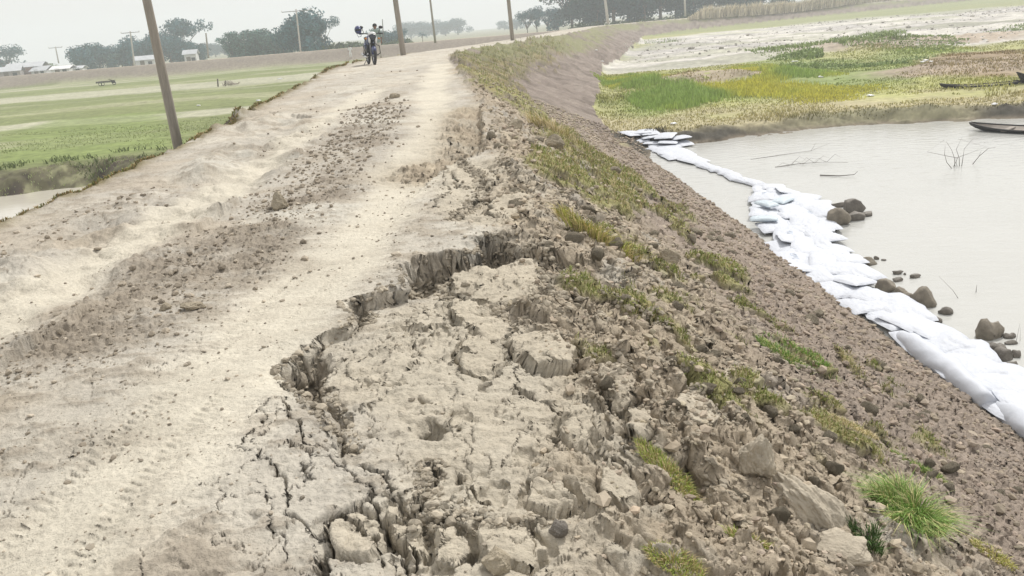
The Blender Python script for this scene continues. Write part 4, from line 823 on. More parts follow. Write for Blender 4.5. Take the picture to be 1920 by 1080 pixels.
# scrub on the sandbar
g = np.random.default_rng(35); X = []; Y = []
for P, n in (([(27.652, 64.398), (35.336, 76.618), (29.756, 59.408), (34.186, 60.447), (30.514, 52.374), (25.565, 44.282), (21.333, 42.445), (21.291, 47.67)], 9000), ([(19.508, 59.84), (22.738, 61.242), (19.892, 53.538), (17.476, 52.538)], 1200), ([(19.641, 104.797), (22.828, 104.901), (19.63, 86.908), (17.429, 89.972)], 600), ([(18.788, 52.383), (20.743, 46.078), (18.8, 40.529), (15.859, 42.612)], 2500), ([(38.555, 64.523), (43.539, 68.111), (38.03, 59.108), (34.649, 57.296)], 900)):
    A_ = np.array(P); x_ = g.uniform(A_[:, 0].min(), A_[:, 0].max(), n*3); y_ = g.uniform(A_[:, 1].min(), A_[:, 1].max(), n*3); k = (poly(x_, y_, P)+5*fbm(x_, y_, .15, 3, 36) < 0); X.append(x_[k][:n//2]); Y.append(y_[k][:n//2])
X = np.concatenate(X); Y = np.concatenate(Y); hh = (.08+.22*ss(-.2, .5, fbm(X, Y, .2, 3, 38)))*(.5+g.random(len(X)))
V, F, C = blades(X, Y, hh, np.full(len(X), .10), np.array((.26, .33, .14))*(.7+.7*g.random((len(X), 1))), .9, seed=38)
tag(mk('sandbar_scrub', V, F, M_blade, smooth=False, col=C), 'low dark green scrub growing in patches on the pale sandbar', 'scrub', kind='stuff')
# field grass nearest the road on the left
g = np.random.default_rng(45); n = 26000; y_ = np.exp(g.uniform(math.log(15), math.log(38), n)); x_ = -5.9-y_*g.uniform(0, .75, n)-.0*y_
pdv = poly(x_, y_, POND); zz_, zn_ = land(x_, y_, False); k = (pdv > .2)*(zn_ == 2)*(fbm(x_*.4, y_, .5, 3, 46) > -.1); k = k.astype(bool); x_, y_, zz_ = x_[k], y_[k], zz_[k]
V, F, C = blades(x_, y_, .03+.05*g.random(len(x_)), .0009*y_, np.array((.32, .37, .165))*(.85+.3*g.random((len(x_), 1))), .8, zs=zz_, seed=48)
tag(mk('meadow_grass', V, F, M_blade, smooth=False, col=C), 'short green meadow grass on the low field left of the road', 'grass', kind='stuff')
g = np.random.default_rng(49); n = 40000; x_ = g.uniform(-26, -6, n); y_ = g.uniform(14, 36, n); pdv = poly(x_, y_, POND); k = (pdv > .0)*(pdv < 3.5)*(x_ < -5.8-.02*y_)*(fbm(x_, y_, .9, 3, 47) > .2); k = k.astype(bool); x_, y_ = x_[k], y_[k]
V, F, C = blades(x_, y_, .06+.16*g.random(len(x_)), np.full(len(x_), .03), np.array((.16, .20, .08))*(.5+1.*g.random((len(x_), 1))), 1., seed=50)
tag(mk('bank_weeds', V, F, M_blade, smooth=False, col=C), 'dark green weeds on the cut bank above the left pond', 'weeds', kind='stuff')
# ---- single tufts and turf clods
def tuft(name, px, py, rx, ry, n, h, cols, label, seed, lean=1.1, rz=0., soil=None, wd=.004, mound=.5):
    g = np.random.default_rng(seed); z0 = hz(px, py); nrm = normal_at(px, py); root = empty(name, (px, py, z0)); tag(root, label, 'grass tuft' if soil is None else 'turf clod')
    a = g.random(n)*6.28; q = g.random(n)**.5; lx = q*np.cos(a)*rx; ly = q*np.sin(a)*ry; bc = g.normal(0, .55, (7, 2))*(rx, ry); bi = g.integers(0, 7, n); lx, ly = (.55*lx+bc[bi, 0], .55*ly+bc[bi, 1]) if soil is None else (lx, ly); c, s = math.cos(rz), math.sin(rz); x_ = lx*c-ly*s; y_ = lx*s+ly*c
    up = (.01 if soil else 0)+mound*min(rx, ry)*(1-q**2)*(.6+.5*vn(x_*30, y_*30, seed));  zt = -(nrm.x*x_+nrm.y*y_)/nrm.z + up
    dirs = np.arctan2(y_, x_)
    V, F, C = blades(x_, y_, h*(.45+.75*g.random(n)), wd*(.7+.6*g.random(n)), cols(n, g), lean, zs=zt, seed=seed+1, dirs=dirs)
    mk('blades', V, F, M_blade, root, smooth=False, col=C)
    if soil:
        V, F = rockshape(4, seed, .35, 4); V = V*np.array((rx, ry, soil)); V = np.stack([V[:, 0]*c-V[:, 1]*s, V[:, 0]*s+V[:, 1]*c, V[:, 2]], 1); V[:, 2] += -(nrm.x*V[:, 0]+nrm.y*V[:, 1])/nrm.z - soil*.95 + mound*min(rx, ry)*.5
        mk('soil', V, F, M_brown, root)
    return root
def green(n, g): return gcol(n, g, .32, (.17, .29, .06), (.50, .46, .22))
def yellow(n, g): return gcol(n, g, .55, (.36, .39, .09), (.55, .47, .24))
def straw(n, g): return gcol(n, g, .8, (.36, .34, .12), (.62, .54, .35))
def ygr(n, g): return gcol(n, g, .45, (.27, .34, .07), (.48, .39, .20))
def dk(n, g): return gcol(n, g, .1, (.07, .13, .035), (.2, .2, .1))
T = [(1.765, 3.12), (0.71, 6.58), (1.165, 15.56), (1.358, 2.74), (0.54, 2.72), (0.75, 2.32), (0.427, 2.06), (2.35, 4.16), (1.912, 4.18), (2.162, 3.14), (1.974, 5.44), (0.439, 2.92), (0.634, 2.68)]
tuft('grass_tuft', *T[0], .13, .11, 2600, .135, green, 'largest bright green grass tuft with long blades near the lower right corner', 41, 1.5, wd=.0032)
tuft('grass_tuft', *T[1], .26, .17, 900, .16, yellow, 'spiky yellow-green grass tuft right of the deep end of the crack', 42, 1.0, wd=.008)
tuft('grass_tuft', *T[2], .42, .35, 900, .26, straw, 'pale straw-coloured grass tuft at the crest edge beyond the slump', 43, .9, wd=.016)
tuft('grass_tuft', *T[3], .055, .05, 350, .07, dk, 'small dark green tuft left of the largest bright tuft', 44, .9)
tuft('turf_clod', *T[4], .07, .15, 1500, .032, ygr, 'overhanging turf clod with dry roots, left of the two pale boulders', 45, 1., rz=.62, soil=.055, wd=.0028, mound=.2)
tuft('turf_clod', *T[5], .05, .10, 900, .028, ygr, 'elongated turf clod at the bottom edge under the long flat boulder', 46, 1., rz=1.0, soil=.04, wd=.0028, mound=.2)
tuft('turf_clod', *T[6], .06, .09, 800, .028, ygr, 'turf clod cut by the bottom edge of the picture left of the elongated one', 47, 1., rz=1.2, soil=.035, wd=.0028, mound=.2)
tuft('turf_clod', *T[7], .06, .17, 1200, .035, green, 'bright green turf strip just above the largest grass tuft', 48, 1., rz=.75, soil=.05, wd=.003, mound=.2)
tuft('turf_clod', *T[8], .10, .18, 900, .03, straw, 'dry reddish turf patch uphill of the bright green turf strip', 49, 1., rz=.7, soil=.04, wd=.0035, mound=.2)
tuft('turf_clod', *T[9], .08, .10, 700, .03, yellow, 'yellowish turf clod in the lower right corner below the largest tuft', 50, 1., rz=.8, soil=.04, wd=.003, mound=.2)
tuft('turf_clod', *T[10], .12, .22, 1100, .05, green, 'bright green turf patch in the middle of the lakeside slope', 51, 1., rz=.7, soil=.05, wd=.005, mound=.15)
# ------------------------------------------------------------------ utility poles
def pole(base3, top3, r0, r1, label, m, arm=0, name='utility_pole', n_ins=2):
    b = Vector(base3); t = Vector(top3); root = empty(name, b); tag(root, label, 'utility pole', 'power line poles across the plain')
    d = t-b; P = [d*k for k in (-.02, .2, .4, .6, .8, 1)]; rr_ = [r0+(r1-r0)*k for k in (0, .2, .4, .6, .8, 1)]
    part('shaft', tube([tuple(p) for p in P], rr_, 12), m, root)
    if arm:
        q = d*.955; a = part('crossarm', tube([(q.x-arm/2, q.y-.05, q.z), (q.x+arm/2, q.y-.05, q.z)], r1*.55, 6), M_steel, root)
        for k in range(n_ins+1):
            xk = q.x-arm/2+arm*k/n_ins; part('insulator', tube([(xk, q.y-.05, q.z), (xk, q.y-.05, q.z+r1*2.6)], [r1*.5, r1*.35], 6), M_pole2, a)
    return root
b = [(-10.433, 26.46)][0]
def lean_pole(p, depth_pts, *a, **k): return pole(depth_pts[1], depth_pts[0], *a, **k)
D1 = [(-7.524, 19, 4.319), (-7.498, 19, -0.643)]; pole((D1[1][0], D1[1][1], min(D1[1][2], hz(D1[1][0], D1[1][1]))), D1[0], .115, .085, 'thick leaning weathered pole nearest the camera at the left road edge', M_pole, 0)
D1 = [(-4.628, 42, 6.161), (-4.459, 42, 0.385)]; pole(D1[1], D1[0], .145, .11, 'leaning brown pole just right of the parked motorcycle', M_pole, 1.6)
D1 = [(1.238, 56, 7.285), (1.424, 56, 0.537)]; pole(D1[1], D1[0], .135, .10, 'brown pole beside the bend of the road, fourth tall one from the left', M_pole, 1.6)
D1 = [(-6.453, 95, 7.874), (-6.333, 95, 0.359)]; pole(D1[1], D1[0], .13, .09, 'thin distant pole on the far embankment right of the motorcycle', M_pole, 1.6)
D1 = [(16.113, 120, 8.339), (16.838, 120, 0.683)]; pole(D1[1], D1[0], .20, .17, 'pale grey pole in front of the big dark trees at the road end', M_pole2, 1.8)
D1 = [(34.563, 150, 11.079), (34.906, 150, 0.631)]; pole(D1[1], D1[0], .17, .14, 'pale thin pole among the tree trunks at the upper right', M_pole2, 1.8)
D1 = [(-29.266, 130, 6.331), (-29.584, 130, -0.145)]; pole(D1[1], D1[0], .14, .10, 'far pole with crossarm in front of the round tree left of the motorcycle', M_pole2, 4.4)
D1 = [(-63.358, 150, 5.757), (-63.949, 150, -0.577)]; pole(D1[1], D1[0], .15, .11, 'far pole with crossarm just left of the nearest leaning pole', M_pole2, 3.2)
D1 = [(-97.533, 190, 4.831), (-97.702, 190, 1.375)]; pole(D1[1], D1[0], .15, .12, 'farthest tiny pole with crossarm at the left above the huts', M_pole2, 3.0)
D1 = [(-50.228, 150, 4.347), (-50.581, 150, 0.185)]; pole(D1[1], D1[0], .16, .13, 'plain short dark pole in the gap between two distant tree groups', M_pole, 0)
D1 = [(-13.851, 110, 3.484), (-14.046, 110, 0.911)]; pole(D1[1], D1[0], .07, .05, 'thin bare mast directly behind the parked motorcycle', M_steel, 0)
# ------------------------------------------------------------------ trees
def crown(spec, seed, n, ls, col, up=.0):
    """spec: list of (cx,cy,cz,rx,ry,rz) lobes; leaf-clump faces through their volume"""
    g = np.random.default_rng(seed); V = []; C = []; w_ = np.array([s[3]*s[4]*s[5] for s in spec])**.67; w_ /= w_.sum()
    k = g.choice(len(spec), n, p=w_); sp = np.array(spec)[k]; d = g.normal(size=(n, 3)); d /= np.linalg.norm(d, axis=1)[:, None]
    r = g.random(n)**.4; c = sp[:, :3]+d*r[:, None]*sp[:, 3:]
    cl_ = vn(c[:, 0]*.9/ls*.35, c[:, 2]*.9/ls*.35+c[:, 1], seed); keep = cl_ > -.45; c = c[keep]; n = len(c); d = d[keep]
    a = g.normal(size=(n, 3)); a /= np.linalg.norm(a, axis=1)[:, None]; b = np.cross(a, d+g.normal(size=(n, 3))*.5); b /= np.linalg.norm(b, axis=1)[:, None]+1e-6
    L_ = ls*(.6+.8*g.random(n))[:, None]; W_ = L_*.55
    V = np.stack([c-a*L_*.5, c+b*W_*.5, c+a*L_*.5, c-b*W_*.5], 1).reshape(-1, 3)
    F = np.arange(n*4).reshape(n, 4); C = np.repeat(np.array(col)*(.6+.8*g.random((n, 1)))*(1+.25*cl_[keep][:, None]), 4, 0); return V, F, C
def limbs(H_, r, spec, seed, split=.35):
    g = np.random.default_rng(seed); P = [tube([(0, 0, -.3), (.02*H_*g.normal(), 0, H_*split), (.03*H_*g.normal(), 0, H_*.6)], [r, r*.75, r*.45], 8)]
    for s_ in spec[:9]: 
        P.append(tube([(0, 0, H_*split*(.7+.4*g.random())), (s_[0]*.5, s_[1]*.5, (H_*split+s_[2])/2), (s_[0], s_[1], s_[2])], [r*.45, r*.3, r*.12], 6))
    return P
TREES = {}
def tree_src(kind, v):
    g = np.random.default_rng(hash_(kind)+v*13); root = empty(kind, (0, 0, 0))
    if kind == 'round_tree':
        sp = [(g.normal(0, 2.0), g.normal(0, 1.6), 5.2+g.normal(0, 1.3), 1.9+g.random(), 1.9+g.random(), 1.4+.8*g.random()) for _ in range(9)]; sp.append((0, 0, 5, 3.0, 2.8, 2.8)); sp += [(g.normal(0, 2.), g.normal(0, 1.5), 2.3, 1.8, 1.6, 1.6) for _ in range(3)]
        V, F, C = crown(sp, v+10, 4200, .55, (.05, .13, .15)); P = limbs(8, .28, sp, v)  # blue of distance haze painted into the leaf colour
    elif kind == 'spreading_tree':
        sp = [(g.normal(0, 3.2), g.normal(0, 2.0), 7.2+g.normal(0, .6), 2.7, 2.2, 1.0+.4*g.random()) for _ in range(9)]+[(g.normal(0, 1.8), g.normal(0, 1.), 5+g.normal(0, .8), 1.5, 1.3, .8) for _ in range(4)]
        V, F, C = crown(sp, v+20, 3200, .5, (.05, .125, .145)); P = limbs(8, .26, sp, v)  # leaves bluer than foliage, haze put into their colour
    elif kind == 'palm_tree':
        V = []; F = []; P = [tube([(0, 0, -.3), (.15, 0, 3), (.3, 0, 6)], [.2, .15, .13], 8)]; n = 22
        for i in range(n):
            a = i*2.4; e = g.uniform(-.3, 1.25); L_ = 2.6
            for j in range(14):
                t0 = j/14; x0 = math.cos(a)*math.cos(e)*L_*t0; y0 = math.sin(a)*math.cos(e)*L_*t0; z0 = 6+math.sin(e)*L_*t0-1.1*t0*t0; 
                for s_ in (-1, 1):
                    k = len(V); dx, dy = -math.sin(a)*s_, math.cos(a)*s_; l_ = .5*(1-t0*.6)
                    V += [(x0+.3, y0, z0), (x0+.3+dx*l_+math.cos(a)*.2, y0+dy*l_+math.sin(a)*.2, z0-.12), (x0+.3+math.cos(a)*.28, y0+math.sin(a)*.28, z0)]; F.append([k, k+1, k+2])
        V = np.array(V); F = np.array(F); C = np.tile(np.array((.05, .125, .145)), (len(V), 1))  # frond colour carries painted haze blue too
    elif kind == 'banana_plant':
        V = []; F = []; P = [tube([(0, 0, -.2), (0, 0, 1.8)], [.16, .1], 8)]
        for i in range(12):
            a = i*2.4; e = .4+.9*g.random(); L_ = 2.2; pr_ = []
            for j in range(6):
                t0 = j/5; w0 = .32*math.sin(math.pi*min(.97, t0*.9+.08)); x0 = math.cos(a)*math.cos(e)*L_*t0; y0 = math.sin(a)*math.cos(e)*L_*t0; z0 = 1.7+math.sin(e)*L_*t0-1.3*t0**2.2
                V += [(x0-math.sin(a)*w0, y0+math.cos(a)*w0, z0), (x0+math.sin(a)*w0, y0-math.cos(a)*w0, z0)]
                if j: k = len(V)-4; F.append([k, k+1, k+3, k+2])
        V = np.array(V); F = np.array(F); C = np.tile(np.array((.07, .12, .035)), (len(V), 1))
    elif kind == 'bamboo_clump':
        P = []; sp = []
        for i in range(12):
            a = g.random()*6.28; q = g.random()*1.0; bx, by = math.cos(a)*q, math.sin(a)*q; lx, ly = math.cos(a)*(1+2*q), math.sin(a)*(1+2*q); P.append(tube([(bx, by, -.2), (bx+lx*.3, by+ly*.3, 3.5), (bx+lx, by+ly, 6.6)], [.06, .05, .02], 5)); sp += [(bx+lx*.35, by+ly*.35, 4.2, 1.0, 1.0, 1.5), (bx+lx*.9, by+ly*.9, 6.0, .9, .9, .9), (bx*1.2, by*1.2, 2.2, 1., 1., 1.4)]
        V, F, C = crown(sp, v+30, 3600, .45, (.09, .18, .16))  # paler blue-green, haze mixed into the leaf colour
    elif kind == 'tall_tree':
        sp = [(g.normal(0, 3.0), g.normal(0, 2.4), 9+g.normal(0, 3.0), 2.4+g.random(), 2.4+g.random(), 2+g.random()) for _ in range(14)]+[(g.normal(0, 1.5), g.normal(0, 1.5), 4.5+g.random()*2, 2, 2, 1.6) for _ in range(4)]
        V, F, C = crown(sp, v+40, 8500, .62, (.04, .09, .085)); P = limbs(15, .38, sp, v, .3)  # dark leaves, colour shifted toward blue for haze
    elif kind == 'bush':
        sp = [(g.normal(0, 1.2), g.normal(0, .8), .9+.3*g.random(), 1.1, .9, .9) for _ in range(6)]
        V, F, C = crown(sp, v+50, 1100, .4, (.06, .09, .03)); P = limbs(1.6, .06, sp, v, .2)
    else:
        P = []; V = F = C = None
    part('trunk', P, M_bark, root); mk('crown', V, F, M_leaf, root, smooth=False, col=C); return root
def hash_(s): return sum(ord(c)*(i+1) for i, c in enumerate(s))
used = {}
def tree(kind, v, p, sc, label, rz=0., sx=1., group='trees on the far plain', z=None):
    k = (kind, v)
    if k not in TREES: TREES[k] = tree_src(kind, v); o = TREES[k]
    else: o = copytree(TREES[k])
    x_, y_ = p; zz = (float(base(np.array([x_]), np.array([y_]))[0][0]) if z is None else z)-.1
    o.location = (x_, y_, zz); o.rotation_euler = (0, 0, rz); o.scale = (sc*sx, sc*sx, sc); tag(o, label, 'banana plant' if kind == 'banana_plant' else 'bush' if kind == 'bush' else 'tree', group)
def pos(px, depth):                              # ground spot below an image column at a given distance
    k = (px-960)/1500; return (depth*(k*1.0+.0)*1.045+0, depth)
HD = [(-58.394, 100, 1.532), (-52.045, 100, 1.508), (-45.68, 100, 1.545), (-39.33, 100, 1.521), (-32.966, 100, 1.557), (-26.615, 100, 1.533), (-20.263, 100, 1.509), (-13.902, 100, 1.545), (-7.549, 100, 1.522), (-1.195, 100, 1.498), (5.164, 100, 1.534), (11.518, 100, 1.51), (17.876, 100, 1.546), (24.231, 100, 1.522), (30.587, 100, 1.558), (36.943, 100, 1.535), (43.296, 100, 1.571), (49.653, 100, 1.547), (56.005, 100, 1.583), (62.363, 100, 1.559)]
def col_at(px, dep): return (np.interp(px, np.arange(0, 2000, 100), [h[0] for h in HD])*dep/100, dep)
TL = [  # kind, variant, column, distance, scale, stretch, label
 ('spreading_tree', 0, 12, 215, 1.15, 1.0, 'flat-topped spreading tree at the extreme left edge of the horizon'),
 ('round_tree', 1, -25, 235, .8, 1.1, 'round tree cut by the left edge below the flat-topped one'),
 ('palm_tree', 0, 45, 205, .75, 1.1, 'short palm with spiky fronds right of the flat-topped tree at left'),
 ('banana_plant', 0, 62, 200, 1.5, 1.1, 'banana plant with drooping leaves beside the left huts'),
 ('banana_plant', 1, 88, 200, 1.7, 1.1, 'banana plant between the red-walled hut and the white shed'),
 ('round_tree', 0, 72, 215, .55, 1.2, 'low round tree behind the left huts'),
 ('palm_tree', 1, 149, 190, .95, 1.1, 'palm whose fronds stick out above the dark clump left of the nearest pole'),
 ('round_tree', 2, 146, 185, 1.05, 1.0, 'dark dense round tree under the projecting palm fronds'),
 ('round_tree', 3, 162, 195, .95, .9, 'dark round tree immediately right of the palm clump'),
 ('round_tree', 1, 184, 190, 1.0, .9, 'bushy tree closing the right side of the palm clump'),
 ('bamboo_clump', 0, 206, 190, .75, 1.2, 'low bamboo clump between the palm clump and the crossarm pole'),
 ('round_tree', 0, 226, 195, .9, 1.1, 'round tree behind and left of the crossarm pole'),
 ('round_tree', 2, 246, 190, 1.15, 1.0, 'tallest round tree behind the crossarm pole at left'),
 ('round_tree', 3, 270, 200, 1.1, 1.0, 'round tree in the gap left of the nearest leaning pole'),
 ('round_tree', 1, 297, 200, 1.15, 1.2, 'wide tree hidden partly by the nearest leaning pole'),
 ('round_tree', 0, 318, 195, 1.2, 1.1, 'broad green tree just right of the nearest leaning pole'),
 ('spreading_tree', 1, 338, 200, 1.45, .95, 'flat umbrella crown rising above the broad green tree'),
 ('round_tree', 3, 348, 195, .95, 1.1, 'medium tree under the umbrella crown at right'),
 ('round_tree', 2, 366, 205, .8, 1.2, 'low tree at the right end of the umbrella crown group'),
 ('spreading_tree', 0, 380, 330, .8, 1.2, 'faint hazy tree in the gap by the plain short pole'),
 ('round_tree', 1, 402, 340, .8, 1.6, 'faint low tree far off right of the plain short pole'),
 ('round_tree', 0, 424, 330, .8, 1.5, 'pale far tree beside the left end of the bamboo grove'),
 ('bamboo_clump', 1, 440, 165, .95, 1.2, 'leftmost feathery bamboo clump of the grove'),
 ('bamboo_clump', 0, 458, 165, 1.12, 1.2, 'tallest feathery bamboo clump at the left of the grove'),
 ('bamboo_clump', 2, 478, 168, 1.15, 1.2, 'bamboo clump second from the tallest in the grove'),
 ('bamboo_clump', 1, 498, 165, 1.0, 1.2, 'middle bamboo clump of the grove'),
 ('bamboo_clump', 0, 516, 165, .95, 1.3, 'lower bamboo clump toward the far crossarm pole'),
 ('bamboo_clump', 2, 534, 165, .9, 1.3, 'bamboo clump touching the left of the big round tree'),
 ('round_tree', 2, 566, 150, 1.1, 1.0, 'left half of the big round tree group behind the crossarm pole'),
 ('round_tree', 1, 580, 150, 1.3, 1.05, 'biggest round tree behind the far crossarm pole left of the motorcycle'),
 ('spreading_tree', 1, 604, 152, .95, .6, 'slim tree with one limb reaching right from the biggest round tree'),
 ('bush', 0, 622, 150, 1.6, 1.4, 'low bush right of the biggest round tree'),
 ('bush', 1, 640, 150, 1.5, 1.5, 'brownish bush left of the motorcycle on the embankment'),
 ('bush', 2, 668, 150, 1.5, 1.6, 'bush directly left of the motorcycle helmet'),
 ('bush', 0, 690, 155, 1.4, 1.6, 'bush behind the motorcycle helmet'),
 ('round_tree', 3, 722, 170, .62, 1.3, 'low tree behind the motorcycle mirror'),
 ('round_tree', 0, 742, 180, .6, 1.3, 'low tree directly behind the leaning brown pole'),
 ('palm_tree', 0, 790, 170, .5, 1.0, 'small isolated palm between the brown pole and the thin distant pole'),
 ('bush', 1, 762, 165, 1.3, 1.6, 'bush just right of the leaning brown pole'),
 ('round_tree', 2, 770, 430, 1.35, 1.3, 'pale blue hazy tree right of the leaning brown pole'),
 ('round_tree', 1, 790, 430, 1.15, 1.5, 'pale blue hazy tree beyond the isolated palm'),
 ('round_tree', 0, 812, 430, 1.0, 1.4, 'pale hazy tree behind the thin distant pole'),
 ('round_tree', 3, 835, 430, 1.1, 1.5, 'pale hazy tree right of the thin distant pole'),
 ('round_tree', 2, 858, 430, 1.3, 1.3, 'rounded hazy tree at the right end of the far pale grove'),
 ('round_tree', 0, 945, 500, .8, 1.5, 'very faint far tree left of the road-bend pole'),
 ('round_tree', 1, 968, 420, .8, 1.5, 'faint far tree right of the road-bend pole'),
 ('spreading_tree', 0, 988, 215, .80, .8, 'open-branched dark tree at the left start of the big right grove'),
 ('spreading_tree', 1, 1006, 215, .82, .8, 'second open-branched tree of the big right grove'),
 ('spreading_tree', 0, 1026, 212, .85, .8, 'third open-branched tree with gaps of sky in the right grove'),
 ('round_tree', 2, 1046, 210, .95, .9, 'bushy tree left of the tall pine-like tree in the right grove'),
]
for i, (k_, v_, px, dep, sc, sx, lab) in enumerate(TL): tree(k_, v_, col_at(px, dep), sc*(.80 if px < 700 else .85), lab, rz=i*1.7, sx=sx)
TR = [(1072, 190, .92), (1095, 188, 1.0), (1120, 182, .95), (1150, 178, 1.05), (1178, 180, .95), (1208, 176, 1.0), (1238, 180, 1.05), (1268, 182, .95), (1300, 188, 1.0), (1332, 190, .95), (1364, 194, 1.0), (1396, 198, .95), (1428, 205, .9), (1462, 215, .85)]
lbs = ['tall dark tree rising left of the pale grey pole', 'tall tree with blue-grey crown second in the tall grove', 'tall tree just left of the pale grey pole', 'darkest tall tree right behind the pale grey pole', 'tall tree right of the pale grey pole', 'tall lighter green tree midway along the upper edge', 'tall tree left of the thin pale pole at upper right', 'tall tree right behind the thin pale pole', 'tall tree just right of the thin pale pole', 'tall tree above the start of the brushwood bank', 'tall dark tree over the brushwood bank', 'tall tree third over the brushwood bank', 'tall tree second from the right end of the grove', 'last tall tree at the right end of the grove']
for i, ((px, dep, sc), lab) in enumerate(zip(TR, lbs)): tree('tall_tree', i % 3, col_at(px, dep), sc, lab, rz=i*2.1, group='tall trees beyond the end of the road')
for i, (px, dep, sc) in enumerate([(1085, 165, 1.2), (1180, 165, 1.1), (1215, 162, 1.0), (1250, 165, 1.1), (1290, 172, 1.2), (1330, 180, 1.1), (1370, 184, 1.2), (1410, 190, 1.3)]):
    tree('bush', i % 3, col_at(px, dep), sc, 'low green bush under the tall trees beyond the end of the road', rz=i, group='bushes under the tall trees', sx=1.6)
# ------------------------------------------------------------------ huts
def hut(px, dep, w_, d_, h_, wallm, roofm, label, rz=0., rh=.9):
    x_, y_ = col_at(px, dep); z0 = float(base(np.array([x_]), np.array([y_]))[0][0]); root = empty('tin_roof_hut', (x_, y_, z0), rz); tag(root, label, 'hut', 'huts at the edge of the plain')
    part('wall', box((0, 0, h_/2), (w_, d_, h_)), wallm, root, False)
    e = .35; a = w_/2+e; b_ = d_/2+e; V = [(-a, -b_, h_), (a, -b_, h_), (a, 0, h_+rh), (-a, 0, h_+rh), (-a, b_, h_), (a, b_, h_)]; V += [(x, y, z+.07) for x, y, z in V]
    part('roof', (V, [[0, 1, 2, 3], [3, 2, 5, 4], [7, 6, 9, 8][::1], [6+3, 6+2, 6+5, 6+4][::1], [0, 6, 7, 1], [4, 5, 11, 10], [0, 3, 9, 6], [3, 4, 10, 9], [1, 7, 8, 2], [2, 8, 11, 5]]), roofm, root, False)
    part('door', box((-w_*.15, -d_/2-.03, .95), (.9, .05, 1.9)), M_bark, root, False); part('window', box((w_*.25, -d_/2-.03, 1.3), (.8, .05, .8)), M_black, root, False)
hut(18, 175, 4, 3.5, 2.0, M_wallm, M_tin, 'small grey hut with slanted pale roof at the far left', .3)
hut(50, 180, 7, 4, 2.6, mat('red_brown_wall', (.30, .17, .15), var=.2), M_tin, 'red-walled hut with a long tin roof left of the white shed', .15)
hut(78, 178, 3.5, 3, 1.6, M_wallw, M_tin, 'low white-walled hut between the red hut and the white shed', -.2)
hut(116, 170, 3.6, 3, 1.7, M_wallw, mat('white_tin', (.8, .8, .82), rough=.5, var=.05), 'white shed with bright white roof left of the palm clump', 0., .6)
hut(140, 172, 3, 3, 1.5, M_wallw, M_tin, 'small pale shed right of the bright white-roofed one', .1, .5)
hut(272, 185, 4, 3, 2.0, M_wallw, M_tin, 'whitish hut among trees left of the nearest pole', .2)
hut(357, 185, 2.5, 2.5, 2.4, M_wallw, M_tin, 'narrow white hut under the umbrella crown tree', .1)
# ------------------------------------------------------------------ brushwood bank top, upper right
g = np.random.default_rng(55); FP, L_ = resample([col_at(px, d) for px, d in ((1292, 138), (1340, 142), (1440, 150), (1560, 162), (1700, 185), (1800, 205))], 1400)
fz_ = base(FP[:, 0], FP[:, 1])[0]; n = len(FP)*5; k = np.repeat(np.arange(len(FP)), 5); x_ = FP[k, 0]+g.normal(0, .12, n); y_ = FP[k, 1]+g.normal(0, .35, n); tp = ss(0, 60, k)*.8+.4
V, F, C = blades(x_, y_, (1.9+.8*g.random(n))*tp*(.8+.25*fbm(x_, y_, .2, 2, 4)), np.full(n, .12), np.array((.70, .64, .52))*(.6+.7*g.random((n, 1))), .5, zs=fz_[k]-.05, seed=58, dirs=np.full(n, -1.9))
tag(mk('brushwood_fence', V, F, M_straw, smooth=False, col=C), 'long pale brushwood fence of dry stalks topping the bank at the upper right', 'brushwood fence')
# ------------------------------------------------------------------ boats
def boat(A_, B_, bw, hgt, label, sheer=.25, zoff=-.02, rim=M_tarin, z=None):
    A_ = Vector(A_); B_ = Vector(B_); L_ = (B_-A_).length; root = empty('wooden_boat', A_, math.atan2(B_.y-A_.y, B_.x-A_.x)); tag(root, label, 'boat')
    n = 22; m = 9; Vo = []; Vi = []
    for i in range(n):
        t = i/(n-1); e = 1-abs(2*t-1)**2.4; hw_ = bw/2*max(.04, e)**.8; top = hgt+sheer*abs(2*t-1)**2.6; bot = .0+(top-.06)*abs(2*t-1)**5
        for j in range(m):
            s_ = -1+2*j/(m-1); z_ = bot+(top-bot)*abs(s_)**2.2; Vo.append((t*L_, hw_*math.copysign(abs(s_)**.75, s_), z_)); Vi.append((t*L_, hw_*.86*math.copysign(abs(s_)**.75, s_), z_*.95+.05*(1-abs(s_))+.0))
    F = [[i*m+j, (i+1)*m+j, (i+1)*m+j+1, i*m+j+1] for i in range(n-1) for j in range(m-1)]
    part('hull', (Vo, F), M_tar, root); part('inner_planks', (Vi, [f[::-1] for f in F]), rim, root)
    for s_ in (0, m-1): part('gunwale', tube([Vo[i*m+s_] for i in range(n)], .028, 6), M_tar, root)
    for t in (.3, .6): part('thwart', box((t*L_, 0, hgt*.8), (.14, bw*.86, .03)), M_tarin, root, False)
    return root
P2 = [(13.599, 23.107), (15.808, 20.593)]; boat((*P2[0], WATER-.03), (*P2[1], WATER-.03), 1.0, .11, 'dark low wooden boat with a raised pointed bow floating near the far shore', .12)
P2 = [(16.454, 30.12), (19.212, 29.364)]; boat((*P2[0], hz(*P2[0])-.05), (*P2[1], hz(*P2[1])-.03), .7, .10, 'long black canoe pulled up on the grass behind the floating boat', .12)
P2 = [(18.792, 29.314), (21.259, 29.106)]; boat((*P2[0], hz(*P2[0])), (*P2[1], hz(*P2[1])), 1.0, .16, 'black boat end at the right edge behind the long black canoe', .25)
